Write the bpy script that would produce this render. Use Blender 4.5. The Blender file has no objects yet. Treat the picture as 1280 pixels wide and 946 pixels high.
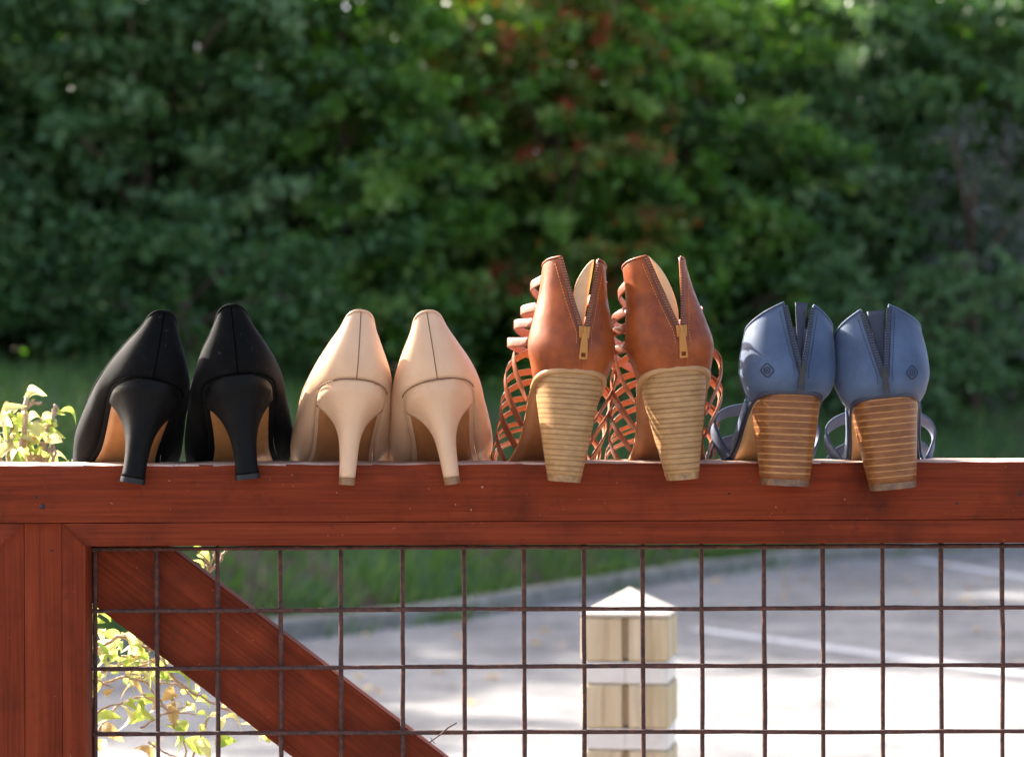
import bpy, math, random
import numpy as np
from mathutils import Vector, Matrix

random.seed(7); RNG = np.random.default_rng(11)
sc = bpy.context.scene
COL = sc.collection
R = math.radians
PI = math.pi

# ------------------------------------------------------------------ camera, sky, sun, exposure
RAIL_TOP = 1.10
HC = RAIL_TOP + 0.0247          # camera height
FPX = 3000.0                    # focal length in photo pixels (1280 wide)
HY = 542.0                      # horizon row in the photo
ROLL = 0.0039
cam_d = bpy.data.cameras.new('camera'); cam = bpy.data.objects.new('camera', cam_d); COL.objects.link(cam)
cam.location = (0, -2.0, HC); cam.rotation_euler = (PI/2, ROLL, 0)
cam_d.sensor_width = 36.0; cam_d.sensor_fit = 'HORIZONTAL'
cam_d.lens = 36.0*FPX/1280.0
cam_d.shift_y = (HY-473.0)/1280.0
cam_d.clip_start = 0.05; cam_d.clip_end = 1500
cam_d.dof.use_dof = True; cam_d.dof.focus_distance = 1.985; cam_d.dof.aperture_fstop = 9.0
sc.camera = cam

SUN = Vector((-0.64, 0.52, 0.56)).normalized()
w = bpy.data.worlds.new('World'); sc.world = w; w.use_nodes = True
nt = w.node_tree
sky = nt.nodes.new('ShaderNodeTexSky'); sky.sky_type = 'NISHITA'; sky.sun_disc = False
sky.sun_elevation = math.asin(SUN.z); sky.sun_rotation = math.atan2(SUN.x, SUN.y)
sky.air_density = 0.65; sky.dust_density = 5.0; sky.ozone_density = 0.2
bg = nt.nodes['Background']; bg.inputs['Strength'].default_value = 0.14
nt.links.new(sky.outputs[0], bg.inputs['Color'])
sun_d = bpy.data.lights.new('sun', 'SUN'); sun_d.energy = 4.3; sun_d.angle = R(0.55); sun_d.color = (1, 0.94, 0.85)
sun = bpy.data.objects.new('sun', sun_d); COL.objects.link(sun)
sun.rotation_euler = (-SUN).to_track_quat('-Z', 'Y').to_euler(); sun.location = SUN*30
vs = sc.view_settings; vs.view_transform = 'Standard'; vs.look = 'None'; vs.gamma = 1; vs.use_curve_mapping = False
vs.exposure = 2.18

def P(px, py, Y):
    """photo pixel -> point at depth Y (metres behind the gate face)"""
    dx, dy = px-640.0, py-HY
    dx, dy = dx-ROLL*dy, dy+ROLL*dx
    D = Y+2.0
    return Vector((dx/FPX*D, Y, HC-dy/FPX*D))

# ------------------------------------------------------------------ helpers
def empty(name, loc=(0, 0, 0), rot=(0, 0, 0)):
    o = bpy.data.objects.new(name, None); COL.objects.link(o); o.location = loc; o.rotation_euler = rot
    o.empty_display_size = 0.05
    return o
def tag(o, label=None, cat=None, group=None, kind=None):
    if label: o['label'] = label
    if cat: o['category'] = cat
    if group: o['group'] = group
    if kind: o['kind'] = kind
    return o
def mesh_from(name, V, F, mats, parent=None, smooth=True, mi=None, scale=1.0):
    me = bpy.data.meshes.new(name)
    V = np.asarray(V, dtype=np.float64)*scale
    me.from_pydata(V.tolist(), [], [tuple(int(i) for i in f) for f in F])
    if not isinstance(mats, (list, tuple)): mats = [mats]
    for m in mats: me.materials.append(m)
    if smooth: me.polygons.foreach_set('use_smooth', [True]*len(me.polygons))
    if mi is not None: me.polygons.foreach_set('material_index', list(mi))
    me.update()
    o = bpy.data.objects.new(name, me); COL.objects.link(o)
    if parent: o.parent = parent
    return o
def fast_mesh(name, V, nper, mats, parent=None, smooth=False, mi=None):
    """V: (N*nper,3), each consecutive nper vertices form one polygon"""
    me = bpy.data.meshes.new(name)
    n = len(V); nf = n//nper
    me.vertices.add(n); me.vertices.foreach_set('co', np.asarray(V, dtype=np.float32).ravel())
    me.loops.add(n); me.loops.foreach_set('vertex_index', np.arange(n, dtype=np.int32))
    me.polygons.add(nf); me.polygons.foreach_set('loop_start', np.arange(0, n, nper, dtype=np.int32))
    if not isinstance(mats, (list, tuple)): mats = [mats]
    for m in mats: me.materials.append(m)
    if mi is not None: me.polygons.foreach_set('material_index', np.asarray(mi, dtype=np.int32))
    me.update(calc_edges=True)
    o = bpy.data.objects.new(name, me); COL.objects.link(o)
    if parent: o.parent = parent
    return o
def grid_faces(nu, nv, closed_u=False, off=0):
    F = []
    for i in range(nu if closed_u else nu-1):
        i2 = (i+1) % nu
        for j in range(nv-1):
            F.append((off+i*nv+j, off+i2*nv+j, off+i2*nv+j+1, off+i*nv+j+1))
    return F
class MB:
    def __init__(s): s.V = []; s.F = []; s.M = []
    def add(s, V, F, m=0):
        o = len(s.V); s.V += [tuple(v) for v in V]; s.F += [tuple(i+o for i in f) for f in F]; s.M += [m]*len(F)
    def box(s, c, h, rot=None, m=0, taper=1.0):
        c = Vector(c); V = []
        for z in (-1, 1):
            k = taper if z > 0 else 1.0
            for x, y in ((-1, -1), (1, -1), (1, 1), (-1, 1)):
                v = Vector((x*h[0]*k, y*h[1]*k, z*h[2]))
                V.append(c+(rot @ v if rot else v))
        s.add(V, [(3, 2, 1, 0), (4, 5, 6, 7), (0, 1, 5, 4), (1, 2, 6, 5), (2, 3, 7, 6), (3, 0, 4, 7)], m)
    def tube(s, pts, rad, n=8, m=0, cap=True, flat=1.0):
        pts = [Vector(p) for p in pts]
        if not hasattr(rad, '__len__'): rad = [rad]*len(pts)
        V = []; prev = None
        for i, p in enumerate(pts):
            t = (pts[min(i+1, len(pts)-1)]-pts[max(i-1, 0)])
            if t.length < 1e-9: t = Vector((0, 0, 1))
            t.normalize()
            if prev is None:
                a = Vector((0, 0, 1)) if abs(t.z) < 0.9 else Vector((1, 0, 0))
                u = t.cross(a).normalized()
            else:
                u = (prev-t*prev.dot(t))
                u = u.normalized() if u.length > 1e-6 else t.orthogonal().normalized()
            prev = u; v = t.cross(u)
            for k in range(n):
                a = 2*PI*k/n
                V.append(p+(u*math.cos(a)+v*math.sin(a)*flat)*rad[i])
        F = []
        for i in range(len(pts)-1):
            for k in range(n):
                k2 = (k+1) % n
                F.append((i*n+k, i*n+k2, (i+1)*n+k2, (i+1)*n+k))
        if cap:
            F.append(tuple(range(n-1, -1, -1))); F.append(tuple((len(pts)-1)*n+k for k in range(n)))
        s.add(V, F, m)
    def build(s, name, mats, parent=None, smooth=True, scale=1.0):
        return mesh_from(name, s.V, s.F, mats, parent, smooth, s.M, scale)
def cr(tab, n):
    """Catmull-Rom resample of a table of rows to n rows"""
    T = np.asarray(tab, float); k = len(T)
    u = np.linspace(0, k-1, n); i = np.clip(u.astype(int), 0, k-2); f = (u-i)[:, None]
    p0 = T[np.clip(i-1, 0, k-1)]; p1 = T[i]; p2 = T[i+1]; p3 = T[np.clip(i+2, 0, k-1)]
    return 0.5*((2*p1)+(-p0+p2)*f+(2*p0-5*p1+4*p2-p3)*f*f+(-p0+3*p1-3*p2+p3)*f**3)
def itp(x, xs, ys): return float(np.interp(x, xs, ys))
def sm(x, xs, ys):
    """smooth (pchip-like) 1-D interpolation"""
    xs = list(xs); 
    if x <= xs[0]: return ys[0]
    if x >= xs[-1]: return ys[-1]
    i = max(j for j in range(len(xs)-1) if xs[j] <= x)
    def sl(j):
        if j == 0 or j == len(xs)-1:
            a = 0 if j == 0 else j-1
            return (ys[a+1]-ys[a])/(xs[a+1]-xs[a])
        return (ys[j+1]-ys[j-1])/(xs[j+1]-xs[j-1])
    h = xs[i+1]-xs[i]; t = (x-xs[i])/h
    return ((2*t**3-3*t*t+1)*ys[i]+(t**3-2*t*t+t)*h*sl(i)+(-2*t**3+3*t*t)*ys[i+1]+(t**3-t*t)*h*sl(i+1))

# ------------------------------------------------------------------ materials
def srgb(r, g, b):
    f = lambda c: (c/255/12.92) if c/255 <= 0.04045 else ((c/255+0.055)/1.055)**2.4
    return (f(r), f(g), f(b), 1)
class N:
    def __init__(s, name):
        s.m = bpy.data.materials.new(name); s.m.use_nodes = True; s.t = s.m.node_tree
        s.b = s.t.nodes['Principled BSDF']; s.out = s.t.nodes['Material Output']
    def n(s, typ, **kw):
        nd = s.t.nodes.new(typ)
        for k, v in kw.items():
            if k.startswith('_'): setattr(nd, k[1:], v)
            else: nd.inputs[k.replace('_', ' ')].default_value = v
        return nd
    def l(s, a, b): s.t.links.new(a, b)
    def coord(s, scale=(1, 1, 1), kind='Object', rnd=False):
        tc = s.n('ShaderNodeTexCoord'); mp = s.n('ShaderNodeMapping'); mp.inputs['Scale'].default_value = scale
        s.l(tc.outputs[kind], mp.inputs['Vector'])
        if rnd:
            oi = s.n('ShaderNodeObjectInfo'); ml = s.n('ShaderNodeMath', _operation='MULTIPLY'); ml.inputs[1].default_value = 37.0
            s.l(oi.outputs['Random'], ml.inputs[0])
            cx = s.n('ShaderNodeCombineXYZ'); s.l(ml.outputs[0], cx.inputs[0]); s.l(ml.outputs[0], cx.inputs[1]); s.l(ml.outputs[0], cx.inputs[2])
            s.l(cx.outputs[0], mp.inputs['Location'])
        return mp.outputs[0]
    def noise(s, vec, scale=5, detail=4, rough=0.5, dist=0.0):
        nd = s.n('ShaderNodeTexNoise'); nd.inputs['Scale'].default_value = scale; nd.inputs['Detail'].default_value = detail
        nd.inputs['Roughness'].default_value = rough; nd.inputs['Distortion'].default_value = dist
        s.l(vec, nd.inputs['Vector']); return nd.outputs['Fac']
    def ramp(s, fac, stops, interp='LINEAR'):
        r = s.n('ShaderNodeValToRGB'); r.color_ramp.interpolation = interp
        e = r.color_ramp.elements
        while len(e) < len(stops): e.new(0.5)
        for el, (p, c) in zip(e, stops): el.position = p; el.color = c if len(c) == 4 else (*c, 1)
        s.l(fac, r.inputs[0]); return r.outputs[0]
    def mix(s, fac, a, b, mode='MIX'):
        m = s.n('ShaderNodeMix', _data_type='RGBA', _blend_type=mode)
        for sock, v in ((m.inputs[0], fac), (m.inputs[6], a), (m.inputs[7], b)):
            if hasattr(v, 'node'): s.l(v, sock)
            else: sock.default_value = v
        return m.outputs[2]
    def bump(s, h, strength=0.3, dist=0.001):
        b = s.n('ShaderNodeBump'); b.inputs['Strength'].default_value = strength; b.inputs['Distance'].default_value = dist
        s.l(h, b.inputs['Height']); s.l(b.outputs[0], s.b.inputs['Normal']); return b
    def col(s, c):
        if hasattr(c, 'node'): s.l(c, s.b.inputs['Base Color'])
        else: s.b.inputs['Base Color'].default_value = c
    def rough(s, r): 
        if hasattr(r, 'node'): s.l(r, s.b.inputs['Roughness'])
        else: s.b.inputs['Roughness'].default_value = r
BW = lambda v: (v, v, v, 1)
def mat_leather(name, base, dark, rough=0.45, grain=420, grain_s=0.12, mottle=60, sheen=0.0, spec=0.5, wr=0.0):
    m = N(name); c = m.coord(rnd=True)
    a = m.noise(c, mottle, 4, 0.6)
    colr = m.ramp(a, [(0.3, dark), (0.7, base)])
    m.col(colr)
    g = m.noise(c, grain*2.2, 3, 0.6)
    if wr:
        wn = m.noise(c, 75, 3, 0.6, 1.2); ad = m.n('ShaderNodeMath', _operation='MULTIPLY_ADD'); m.l(wn, ad.inputs[0]); ad.inputs[1].default_value = wr; m.l(g, ad.inputs[2]); g = ad.outputs[0]
    m.bump(g, grain_s, 0.0006); 
    r = m.ramp(m.noise(c, 120, 3), [(0.3, BW(rough-0.08)), (0.7, BW(rough+0.1))]); m.rough(r)
    m.b.inputs['Sheen Weight'].default_value = sheen; m.b.inputs['Sheen Roughness'].default_value = 0.4
    m.b.inputs['Specular IOR Level'].default_value = spec
    return m.m
def mat_wood(name):
    m = N(name)
    c = m.coord((1, 1, 1), rnd=True)
    tc2 = m.coord((2.2, 60, 60), rnd=True)
    fine = m.coord((9, 420, 420), rnd=True)
    g1 = m.noise(tc2, 1.0, 5, 0.6, 0.6)
    g2 = m.noise(fine, 1.0, 3, 0.6)
    base = m.ramp(g1, [(0.15, srgb(90, 34, 17)), (0.5, srgb(116, 46, 22)), (0.85, srgb(134, 56, 28))])
    st = m.ramp(g2, [(0.30, BW(0.72)), (0.62, BW(1.06))])
    base = m.mix(1.0, base, st, 'MULTIPLY')
    big = m.noise(c, 14, 4, 0.65)
    base = m.mix(m.ramp(big, [(0.5, BW(0)), (0.72, BW(0.6))]), base, srgb(60, 25, 15))
    # dark weather streaks along the grain
    stv = m.coord((6, 110, 110), rnd=True); sn = m.noise(stv, 1.0, 4, 0.55, 0.3)
    base = m.mix(m.ramp(sn, [(0.64, BW(0)), (0.78, BW(0.5))]), base, srgb(42, 20, 14))
    # knots
    vo = m.n('ShaderNodeTexVoronoi', _feature='F1'); vo.inputs['Scale'].default_value = 1.0; m.l(m.coord((3.2, 13, 13), rnd=True), vo.inputs['Vector'])
    base = m.mix(m.ramp(vo.outputs['Distance'], [(0.05, BW(0.75)), (0.13, BW(0.0))]), base, srgb(44, 20, 13))
    # grime
    gn = m.noise(c, 48, 5, 0.75); base = m.mix(m.ramp(gn, [(0.60, BW(0)), (0.74, BW(0.55))]), base, srgb(52, 30, 24))
    # chips
    sp = m.noise(c, 330, 2, 0.5); base = m.mix(m.ramp(sp, [(0.755, BW(0)), (0.78, BW(0.7))]), base, srgb(190, 140, 112))
    m.col(base); m.rough(m.ramp(g1, [(0.3, BW(0.8)), (0.7, BW(0.66))]))
    m.b.inputs['Specular IOR Level'].default_value = 0.12
    m.bump(m.mix(0.7, g1, g2), 0.5, 0.001)
    return m.m
def simple_wood_top():  # weathered pale top face, with the glaring strip of sunlight put into its colour
    m = N('weathered_sunlit_rail_top'); c = m.coord((8, 90, 90)); a = m.noise(c, 1, 4, 0.65); b = m.noise(m.coord(), 60, 4, 0.7)
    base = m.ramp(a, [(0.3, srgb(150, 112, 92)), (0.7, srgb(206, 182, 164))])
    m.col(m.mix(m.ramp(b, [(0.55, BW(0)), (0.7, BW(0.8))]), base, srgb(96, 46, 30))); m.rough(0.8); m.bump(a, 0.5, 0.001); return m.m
def mat_rust():
    m = N('rusty_wire'); c = m.coord()
    a = m.noise(c, 160, 4, 0.65)
    m.col(m.ramp(a, [(0.3, srgb(44, 24, 19)), (0.5, srgb(74, 43, 33)), (0.68, srgb(98, 57, 40)), (0.8, srgb(112, 74, 56))]))
    m.rough(0.75); m.bump(m.noise(c, 500, 4), 0.9, 0.0015); return m.m
M = {}
M['wood'] = mat_wood('red_stained_wood')
M['wire'] = mat_rust()
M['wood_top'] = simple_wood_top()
M['nail'] = N('dark_nail_hole').m; M['nail'].node_tree.nodes['Principled BSDF'].inputs['Base Color'].default_value = srgb(22, 15, 13)
def suede_black():
    m = N('black_suede'); c = m.coord(rnd=True)
    a = m.noise(c, 45, 5, 0.7); b = m.noise(c, 900, 2, 0.6)
    base = m.ramp(a, [(0.35, srgb(6, 6, 6)), (0.6, srgb(11, 11, 11)), (0.8, srgb(30, 29, 28))])
    base = m.mix(m.ramp(m.noise(c, 260, 2), [(0.66, BW(0)), (0.76, BW(0.2))]), base, srgb(84, 80, 77))
    m.col(base); m.rough(0.85); m.bump(b, 0.35, 0.0006)
    m.b.inputs['Sheen Weight'].default_value = 0.04; m.b.inputs['Sheen Roughness'].default_value = 0.35
    m.b.inputs['Specular IOR Level'].default_value = 0.10
    return m.m
M['suede'] = suede_black()
M['black_leather'] = mat_leather('black_heel_cover', srgb(11, 11, 11), srgb(7, 7, 7), 0.6, 500, 0.15, spec=0.13)
M['black_rubber'] = mat_leather('black_rubber', srgb(34, 34, 34), srgb(20, 20, 20), 0.5, 500, 0.15, spec=0.3)
M['black_lining'] = mat_leather('black_lining', srgb(58, 54, 52), srgb(36, 34, 34), 0.6)
M['sole_tan'] = mat_leather('tan_leather_sole', srgb(184, 130, 76), srgb(156, 106, 60), 0.42, 300, 0.1, 40)
M['beige'] = mat_leather('beige_leather', srgb(212, 173, 138), srgb(202, 162, 127), 0.46, 500, 0.10, 30, spec=0.32, wr=0.7)
M['beige_lining'] = mat_leather('beige_lining', srgb(196, 160, 124), srgb(180, 146, 110), 0.6)
M['beige_sole'] = mat_leather('beige_sole', srgb(176, 120, 72), srgb(158, 104, 62), 0.42, 300, 0.08, 40)
M['beige_tip'] = mat_leather('brown_heel_tip', srgb(150, 110, 70), srgb(118, 84, 54), 0.5)
M['seam'] = mat_leather('dark_seam', srgb(120, 84, 58), srgb(96, 66, 46), 0.7)
M['black_seam'] = mat_leather('black_seam', srgb(5, 5, 5), srgb(3, 3, 3), 0.9, spec=0.02)
M['tan'] = mat_leather('tan_leather', srgb(156, 78, 32), srgb(104, 45, 18), 0.45, 360, 0.16, 40, wr=1.6, spec=0.25)
M['tan_lining'] = mat_leather('tan_lining', srgb(222, 180, 132), srgb(206, 160, 112), 0.6)
M['tan_strap'] = mat_leather('tan_strap_leather', srgb(146, 82, 48), srgb(118, 60, 33), 0.42, 360, 0.12, 60)
M['strap_back'] = mat_leather('strap_backing', srgb(176, 112, 78), srgb(152, 92, 62), 0.6)
M['tan_sole'] = mat_leather('sandal_sole', srgb(176, 118, 72), srgb(150, 96, 58), 0.45, 300, 0.1, 40)
M['zip_tan'] = mat_leather('zip_tape_brown', srgb(92, 50, 26), srgb(74, 40, 20), 0.65)
M['teeth_tan'] = mat_leather('zip_teeth_brown', srgb(150, 84, 48), srgb(120, 64, 38), 0.4)
M['thread_tan'] = mat_leather('thread_tan', srgb(206, 150, 96), srgb(190, 130, 80), 0.7)
def metal(name, c, rough=0.35, met=0.7):
    m = N(name); m.col(c); m.rough(rough); m.b.inputs['Metallic'].default_value = met; return m.m
M['brass'] = metal('brass_slider', srgb(168, 112, 52), 0.4, 0.45)
M['gunmetal'] = metal('gunmetal_slider', srgb(40, 42, 48), 0.28, 0.3)
M['blue'] = mat_leather('blue_nubuck', srgb(80, 95, 118), srgb(54, 67, 89), 0.62, 700, 0.22, 30, sheen=0.10, spec=0.22, wr=0.8)
M['blue_dark'] = mat_leather('blue_lining', srgb(52, 54, 70), srgb(42, 44, 58), 0.6)
M['blue_lining'] = mat_leather('grey_lining', srgb(110, 116, 136), srgb(92, 98, 116), 0.6)
M['zip_blue'] = mat_leather('zip_tape_blue', srgb(30, 35, 50), srgb(25, 29, 42), 0.7)
M['teeth_blue'] = mat_leather('zip_teeth_blue', srgb(54, 61, 80), srgb(44, 50, 67), 0.35)
M['emblem'] = mat_leather('emblem_deboss', srgb(30, 37, 54), srgb(24, 30, 46), 0.6)
M['blue_sole'] = mat_leather('blue_sandal_sole', srgb(202, 164, 112), srgb(184, 144, 96), 0.42, 300, 0.08, 40)
def mat_stack(name, a, b, scale, rough):
    m = N(name); c = m.coord((1, 1, 3.0), rnd=True); f = m.coord((1, 1, 14), rnd=True)
    n1 = m.noise(c, scale, 4, 0.65, 0.4); n2 = m.noise(f, 240, 3, 0.6)
    colr = m.ramp(n1, [(0.32, b), (0.68, a)])
    m.col(m.mix(1.0, colr, m.ramp(n2, [(0.3, BW(0.78)), (0.7, BW(1.08))]), 'MULTIPLY'))
    m.rough(rough+0.1); m.bump(n2, 0.2, 0.0005); m.b.inputs['Specular IOR Level'].default_value = 0.28; return m.m
M['stack_tan'] = mat_stack('stacked_heel_pale', srgb(182, 142, 94), srgb(158, 118, 74), 60, 0.4)
M['stack_tan_line'] = mat_stack('stacked_heel_pale_line', srgb(150, 110, 66), srgb(130, 92, 54), 60, 0.45)
M['rand'] = mat_leather('pale_rand', srgb(176, 134, 86), srgb(160, 118, 74), 0.45)
M['stack_brown'] = mat_stack('stacked_heel_brown', srgb(138, 86, 45), srgb(108, 63, 31), 55, 0.27)
M['stack_brown_line'] = mat_stack('stacked_heel_brown_line', srgb(182, 130, 78), srgb(156, 106, 60), 70, 0.3)
M['tip_pale'] = mat_leather('worn_heel_tip_pale', srgb(168, 128, 80), srgb(108, 76, 46), 0.5, 400, 0.3, 130)
M['tip_brown'] = mat_leather('worn_heel_tip_brown', srgb(132, 96, 66), srgb(78, 54, 38), 0.5, 400, 0.3, 130)

def mat_leaf(name, stops, transl, tcol, rough=0.4, spec=0.32):
    m = N(name)
    g = m.n('ShaderNodeNewGeometry')
    colr = m.ramp(g.outputs['Random Per Island'], stops)
    m.col(colr); m.rough(rough); m.b.inputs['Specular IOR Level'].default_value = spec
    tr = m.n('ShaderNodeBsdfTranslucent')
    tc = m.mix(1.0, colr, tcol, 'MULTIPLY'); m.l(tc, tr.inputs['Color'])
    mx = m.n('ShaderNodeMixShader'); mx.inputs[0].default_value = transl
    m.l(m.b.outputs[0], mx.inputs[1]); m.l(tr.outputs[0], mx.inputs[2]); m.l(mx.outputs[0], m.out.inputs['Surface'])
    return m.m
def mat_leaf_near():
    m = N('yellowing_privet_leaf'); oi = m.n('ShaderNodeObjectInfo'); c = m.coord(rnd=True)
    colr = m.ramp(oi.outputs['Random'], [(0.0, (0.24, 0.36, 0.07)), (0.4, (0.40, 0.47, 0.14)), (0.75, (0.56, 0.55, 0.28)), (1.0, (0.55, 0.50, 0.30))])
    colr = m.mix(m.ramp(m.noise(c, 130, 4, 0.6), [(0.55, BW(0)), (0.75, BW(0.8))]), colr, (0.50, 0.36, 0.16, 1))
    m.col(colr); m.rough(0.4); tr = m.n('ShaderNodeBsdfTranslucent'); m.l(m.mix(1.0, colr, (1.35, 1.35, 0.9, 1), 'MULTIPLY'), tr.inputs['Color'])
    mx = m.n('ShaderNodeMixShader'); mx.inputs[0].default_value = 0.5
    m.l(m.b.outputs[0], mx.inputs[1]); m.l(tr.outputs[0], mx.inputs[2]); m.l(mx.outputs[0], m.out.inputs['Surface']); return m.m
M['leaf_dark'] = mat_leaf('dark_green_leaf', [(0.0, (0.029, 0.071, 0.019)), (0.5, (0.057, 0.129, 0.035)), (0.9, (0.107, 0.194, 0.057)), (1.0, (0.175, 0.225, 0.063))], 0.2, (1.8, 2.2, 0.7, 1))
M['leaf_mid'] = mat_leaf('mid_green_leaf', [(0.0, (0.045, 0.111, 0.018)), (0.55, (0.092, 0.210, 0.030)), (0.93, (0.158, 0.289, 0.048)), (1.0, (0.231, 0.263, 0.060))], 0.28, (1.8, 2.1, 0.6, 1))
M['leaf_light'] = mat_leaf('light_green_leaf', [(0.0, (0.125, 0.237, 0.043)), (0.6, (0.200, 0.325, 0.069)), (1.0, (0.26, 0.33, 0.09))], 0.3, (1.6, 1.8, 0.6, 1))
M['leaf_pale'] = mat_leaf('pale_blue_green_leaf', [(0.0, (0.108, 0.194, 0.079)), (0.6, (0.179, 0.281, 0.118)), (1.0, (0.230, 0.299, 0.126))], 0.25, (1.5, 1.8, 0.8, 1))
M['leaf_yellow'] = mat_leaf('yellow_green_leaf', [(0.0, (0.066, 0.102, 0.017)), (0.5, (0.120, 0.174, 0.029)), (0.86, (0.180, 0.204, 0.042)), (0.92, (0.312, 0.120, 0.024)), (1.0, (0.32, 0.08, 0.02))], 0.25, (1.8, 2.0, 0.6, 1))
M['leaf_blue'] = mat_leaf('blue_green_leaf', [(0.0, (0.043, 0.098, 0.032)), (0.5, (0.079, 0.158, 0.056)), (0.93, (0.144, 0.238, 0.092)), (1.0, (0.192, 0.240, 0.090))], 0.2, (1.7, 2.1, 0.8, 1))
M['leaf_grey'] = mat_leaf('grey_green_leaf', [(0.0, (0.05, 0.07, 0.05)), (0.5, (0.09, 0.10, 0.08)), (1.0, (0.17, 0.17, 0.15))], 0.2, (1.6, 1.7, 1.0, 1))
M['leaf_near'] = mat_leaf_near()
M['leaf_dry'] = mat_leaf('dry_leaf', [(0.0, (0.36, 0.24, 0.11)), (1.0, (0.54, 0.43, 0.26))], 0.4, (1.3, 1.2, 0.8, 1), 0.6)
M['grass'] = mat_leaf('grass_blade', [(0.0, (0.045, 0.095, 0.022)), (0.5, (0.08, 0.155, 0.035)), (0.9, (0.12, 0.20, 0.055)), (1.0, (0.28, 0.27, 0.11))], 0.3, (1.6, 1.9, 0.8, 1), 0.5)
def simple_noise(name, stops, scale, rough=0.85, bump=0.3, bd=0.01, detail=5):
    m = N(name); c = m.coord(); a = m.noise(c, scale, detail, 0.65)
    m.col(m.ramp(a, stops)); m.rough(rough); m.bump(m.noise(c, scale*4, 4), bump, bd); return m
M['bark'] = simple_noise('bark', [(0.3, (0.06, 0.038, 0.026)), (0.7, (0.17, 0.11, 0.075))], 14).m
M['twig'] = simple_noise('pale_twig_bark', [(0.3, srgb(150, 122, 98)), (0.7, srgb(206, 184, 160))], 160, 0.7, 0.4, 0.001).m
M['twig_dark'] = simple_noise('dark_twig_bark', [(0.3, srgb(60, 46, 38)), (0.7, srgb(100, 78, 62))], 160, 0.8, 0.4, 0.001).m
M['berry'] = simple_noise('red_berry', [(0.3, (0.30, 0.035, 0.012)), (0.7, (0.42, 0.07, 0.02))], 9, 0.35, 0.0).m
def mat_asphalt():
    m = N('worn_asphalt'); c = m.coord()
    f = m.noise(c, 140, 4, 0.7); b = m.noise(c, 0.9, 5, 0.6); d = m.noise(c, 6, 5, 0.7)
    base = m.ramp(f, [(0.3, (0.17, 0.168, 0.17)), (0.55, (0.24, 0.236, 0.232)), (0.75, (0.33, 0.325, 0.31))])
    base = m.mix(m.ramp(b, [(0.42, BW(0)), (0.60, BW(0.9))]), base, (0.135, 0.132, 0.134, 1))
    base = m.mix(m.ramp(d, [(0.5, BW(0)), (0.7, BW(0.7))]), base, (0.33, 0.31, 0.28, 1))
    base = m.mix(m.ramp(m.noise(c, 2.6, 6, 0.7), [(0.55, BW(0)), (0.64, BW(0.75))]), base, (0.105, 0.102, 0.10, 1))
    m.col(base); m.rough(0.9); m.bump(f, 0.5, 0.01); m.b.inputs['Specular IOR Level'].default_value = 0.25
    return m.m
M['asphalt'] = mat_asphalt()
def mat_line():
    m = N('worn_white_road_paint'); c = m.coord(); a = m.noise(c, 18, 5, 0.7)
    m.col(m.ramp(a, [(0.36, (0.24, 0.24, 0.25)), (0.52, (0.52, 0.52, 0.53)), (0.7, (0.66, 0.66, 0.67))])); m.rough(0.7); return m.m
M['line'] = mat_line()
M['concrete'] = simple_noise('kerb_concrete', [(0.3, (0.15, 0.125, 0.09)), (0.7, (0.34, 0.31, 0.255))], 5, 0.9, 0.4, 0.006).m
def mat_bank():
    m = N('grass_bank_soil'); c = m.coord()
    a = m.noise(c, 1.1, 5, 0.65); b = m.noise(c, 22, 4, 0.7)
    gr = m.ramp(b, [(0.3, (0.022, 0.055, 0.012)), (0.7, (0.06, 0.12, 0.03))])
    so = m.ramp(b, [(0.3, (0.05, 0.03, 0.018)), (0.7, (0.13, 0.08, 0.045))])
    m.col(m.mix(m.ramp(a, [(0.46, BW(0)), (0.6, BW(1))]), gr, so)); m.rough(0.95); m.bump(b, 0.6, 0.05); return m.m
M['bank'] = mat_bank()
M['ground'] = simple_noise('far_ground', [(0.3, (0.04, 0.06, 0.025)), (0.7, (0.10, 0.11, 0.06))], 0.6).m
def mat_postwood():
    m = N('weathered_post_wood'); c = m.coord((30, 30, 2.0)); f = m.coord((160, 160, 8))
    a = m.noise(c, 1, 4, 0.6, 0.4); b = m.noise(f, 1, 3, 0.6); g = m.noise(m.coord((14, 14, 3)), 1, 3)
    base = m.ramp(a, [(0.3, srgb(172, 148, 112)), (0.5, srgb(196, 174, 136)), (0.75, srgb(210, 192, 158))])
    base = m.mix(m.ramp(g, [(0.52, BW(0)), (0.7, BW(0.45))]), base, srgb(148, 144, 76))
    base = m.mix(1.0, base, m.ramp(b, [(0.3, BW(0.8)), (0.6, BW(1.05))]), 'MULTIPLY')
    m.col(base); m.rough(0.75); m.bump(b, 0.4, 0.003); return m.m
M['post'] = mat_postwood()
M['post_top'] = simple_noise('pale_post_top', [(0.3, (0.36, 0.31, 0.24)), (0.7, (0.60, 0.54, 0.44))], 30, 0.8, 0.3, 0.002).m  # cap colour, paler than the post wood below
M['band'] = simple_noise('white_reflective_band', [(0.3, (0.60, 0.56, 0.47)), (0.7, (0.74, 0.70, 0.61))], 30, 0.4, 0.05, 0.001).m
M['redref'] = simple_noise('red_reflector', [(0.3, (0.5, 0.05, 0.06)), (0.7, (0.6, 0.07, 0.08))], 30, 0.3, 0.05, 0.001).m

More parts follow.
